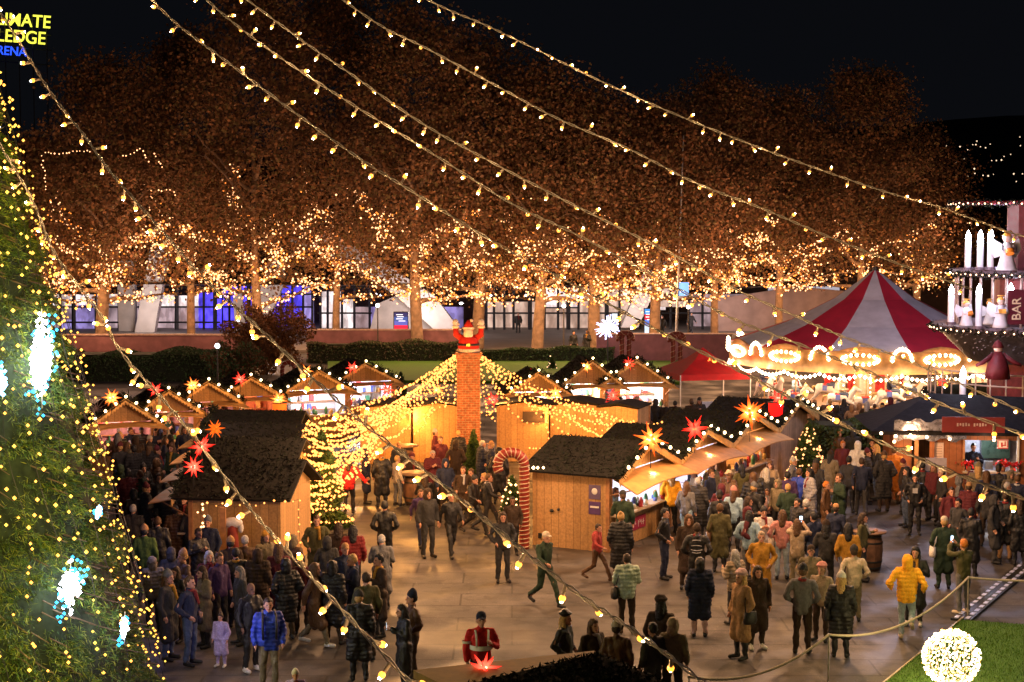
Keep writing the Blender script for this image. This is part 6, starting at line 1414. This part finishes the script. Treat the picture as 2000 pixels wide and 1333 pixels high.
crowd('people packed before the right huts','before the right huts',Rs,21,dark+['mustard','beige','olive','light grey'],[180,160,0,30,-60,90,200])
crowd('people before the corner kiosk','before the corner kiosk',[(1800,1012),(1838,1030),(1890,1060),(1925,1040),(1965,1055),(1940,1100),(1870,1095),(1905,1018),(1972,1030),(1770,1030),(1725,1000),(1712,978),(1692,985),(1620,990),(1700,948),(1665,940)],23,dark+['olive'],[180,160,0,-60,90])
crowd('people in the courtyard','in the courtyard',[(845,985),(890,965),(905,1020),(870,1010),(940,960),(960,965),(780,960),(715,985),(895,935),(850,930)],25,['black','charcoal','dark brown','maroon','navy'],[180,0,30,-90,90])
crowd('people at the left square','on the left square',[(300,1235),(345,1255),(330,1290),(360,1235),(410,1225),(505,1225),(400,1265),(640,1190),(560,1250),(650,1260),(675,1215),(470,1260),(690,1245)],27,dark,[180,0,60,-60])
# bags carried at the hip
for i,(who,c) in enumerate([('mint green','black'),('silver haired person in long black coat','black'),('fluffy cream','dark brown'),('long black puffer and white beanie','black'),('long tan coat with a pale','black'),('dark navy jacket and jeans','black'),('woman with long brown hair in pink','cream'),('khaki puffer in front','charcoal'),('seen from behind, right of the black hoodie','brown'),('cream cap behind the rope','white')]):
    w=child_of(who); M_=Matrix.Translation(w.location)@Matrix.Rotation(w.rotation_euler[2],4,'Z'); q=M_@V3((.27,.02,.78)); t=thing('shoulder_bag',f'{c} shoulder bag carried by the '+' '.join(w['label'].split()[:9]),'bag',tuple(q),w.rotation_euler[2])
    MB().lathe([(0,0),(.13,.0),(.15,.06),(.13,.24),(0,.25)],cl(c),n=14).build('pouch',t).scale=(.55,1.15,1); MB().tube([(0,-.12,.22),(-.05,-.1,.42),(-.12,-.02,.66),(-.06,.1,.42),(0,.12,.22)],.012,cl(c),5).build('strap',t)
# stall keepers
def keeper(label,hut_label,lx,ly,face,ps,top,tc,hk,hc):
    h=child_of(hut_label); M_=Matrix.Translation(h.location)@Matrix.Rotation(h.rotation_euler[2],4,'Z'); q=M_@V3((lx,ly,0)); person(label,q,math.degrees(h.rotation_euler[2])+face,ps,top,tc,'black',hk,hc)
keeper('stall keeper in blue patterned jacket leaning over the white counter','big plywood market hut',-1.25,-.75,0,'lean','jacket','light blue','short','brown')
keeper('stall keeper in purple inside the second hut','second hut of the right row',-.6,-.5,0,'cup','jacket','lavender','short','brown')
keeper('stall keeper in navy inside the corner kiosk window','corner kiosk with dark tarp',2.45,.75,0,'cup','jacket','navy','short','black')
# carousel riders
for k in (1,2,4,5,7,8,10,11,13,14):
    a=-PI/2+(k-7.5)*.185; rr_=CR-.75 if k%2 else CR-1.75; z=1.35+.25*math.sin(k*1.9)
    c=['white','navy','light blue','charcoal','red','cream'][k%6]
    person(f'carousel rider in {c} on the {ordn[k]} horse from the left',(CX+rr_*math.cos(a),CY+rr_*math.sin(a),z-.28),math.degrees(a+PI),'sit','jacket',c,'denim','short','brown',.88,group='riders on the carousel')
# ============================================================ LIGHTS, WORLD, CAMERA
w=bpy.data.worlds.new('World'); S.world=w; w.use_nodes=True; nt=w.node_tree; bg=nt.nodes['Background']
sky=nt.nodes.new('ShaderNodeTexSky'); sky.sky_type='NISHITA'; sky.sun_disc=False; sky.sun_elevation=R(-5); sky.sun_rotation=R(200); sky.air_density=1.; sky.ozone_density=3
ad=nt.nodes.new('ShaderNodeVectorMath'); ad.operation='ADD'; nt.links.new(sky.outputs[0],ad.inputs[0]); ad.inputs[1].default_value=(.024,.027,.037)
nt.links.new(ad.outputs[0],bg.inputs[0]); bg.inputs[1].default_value=.1
sl=bpy.data.lights.new('moon','SUN'); sl.energy=.012; sl.angle=R(.5); sl.color=(.8,.85,1); so=bpy.data.objects.new('moon',sl); COL.objects.link(so); so.rotation_euler=(R(50),0,R(-30))
# fairy light glow under the crowns, plus fill added in front
for i,(px,Y,zt,rd,tr,lab) in enumerate(TR):
    x=X(px,Y); e=[1,.9,1,1,1,1,1,.9,.9,1,1.0,1.0,.8,.7][i]
    lamp((x+rng.uniform(-1,1),Y-11,7.5),(1,.5,.28),640*e,1.2,'crown_light')  # fill added before the tree row to even out the crowns
    lamp((x,Y-3,4.2),(1,.52,.22),720*e,.6,'crown_light')
# lamps added to light the concrete arena legs and hall
for px,y,e in [(290,600,500),(520,600,350),(820,610,900),(1230,600,600),(1420,620,350)]:
    p=W(px,y,126); lamp(p,(1,.84,.82),e,.6,'arena_fill')
# courtyard warm lamps (the light ropes)
for x,y,Y,e in [(720,800,58,190),(640,860,49.5,130),(800,815,61,160),(870,790,61.5,150),(975,790,62,150),(1060,812,61.5,150),(1160,815,58.5,130),(820,775,55,190),(1000,775,55,150),(640,940,46.6,70)]:
    lamp(W(x,y,Y),(1,.42,.09),e*3.0,.3,'rope_glow')
# fill lamps over the square for the light of the overhead strings
for x,y,Y,e in [(700,700,46,340),(1000,650,42,380),(1300,600,44,480),(1600,640,42,480),(1250,500,36,360),(1650,560,36,420),(900,900,37,170)]:
    lamp(W(x,y,Y),(1,.53,.25),e*2.5,.35,'fill_glow')
lamp(W(330,700,50),(1,.6,.45),260,1.0,'fill_glow')  # fill lamp over the left street
lamp(W(230,760,66),(1,.5,.3),160,1.0,'fill_glow')  # warm fill added for the rear left stalls
# soft light of the candle pyramid on the square
lamp((13.5,53,7),(.72,.68,1),560,.5,'pyramid_glow'); lamp((11,38,6.5),(.95,.75,.7),300,.5,'pyramid_glow')
# golden light of the big tree
for z,a in [(2,-.9),(4.5,-.7),(7,-.8),(9.5,-.9),(3,-1.5),(7,-1.6),(11,-1.1)]:
    r=prof(z)+1.5; lamp((TX+r*math.cos(a),TY+r*math.sin(a),z),(1,.80,.20),135,.6,'tree_glow')
lamp(W(300,1000,36),(.4,.4,1),60,.8,'tree_glow')
lamp(W(420,1180,31),(.55,.42,1),40,.8,'tree_glow')
cd=bpy.data.cameras.new('camera'); co_=bpy.data.objects.new('camera',cd); COL.objects.link(co_); co_.location=(0,0,CH); co_.rotation_euler=(PI/2-TH,0,0)
cd.sensor_width=36; cd.lens=FP/2000*36; cd.clip_end=5000; cd.clip_start=.1; S.camera=co_
S.view_settings.view_transform='Standard'; S.view_settings.look='None'; S.view_settings.gamma=1; S.view_settings.exposure=.3
S.render.engine='CYCLES'; S.cycles.use_light_tree=True; S.cycles.sample_clamp_indirect=3; S.cycles.sample_clamp_direct=0; S.cycles.max_bounces=5; S.cycles.diffuse_bounces=2; S.cycles.glossy_bounces=2; S.cycles.caustics_reflective=False; S.cycles.caustics_refractive=False

lamp((CX-3,CY-12,9),(.95,.75,.8),620,.8,'pale_glow'); lamp((CX+3,CY-9,8),(.7,.6,1),260,.8,'pale_glow')  # fill lamps added in front to brighten the carousel tent roof

lamp(W(260,640,84),(.9,.6,.5),450,.5,'fill_glow')  # fill lamp added to lift the dark left hedge

for x,y,Y,e in [(860,900,47,210),(760,1010,42,170),(1450,880,47,240),(500,1000,38,120)]: lamp(W(x,y-120,Y),(1,.48,.16),e,.3,'fill_glow')  # warm fill over the courtyard front, right huts and left square
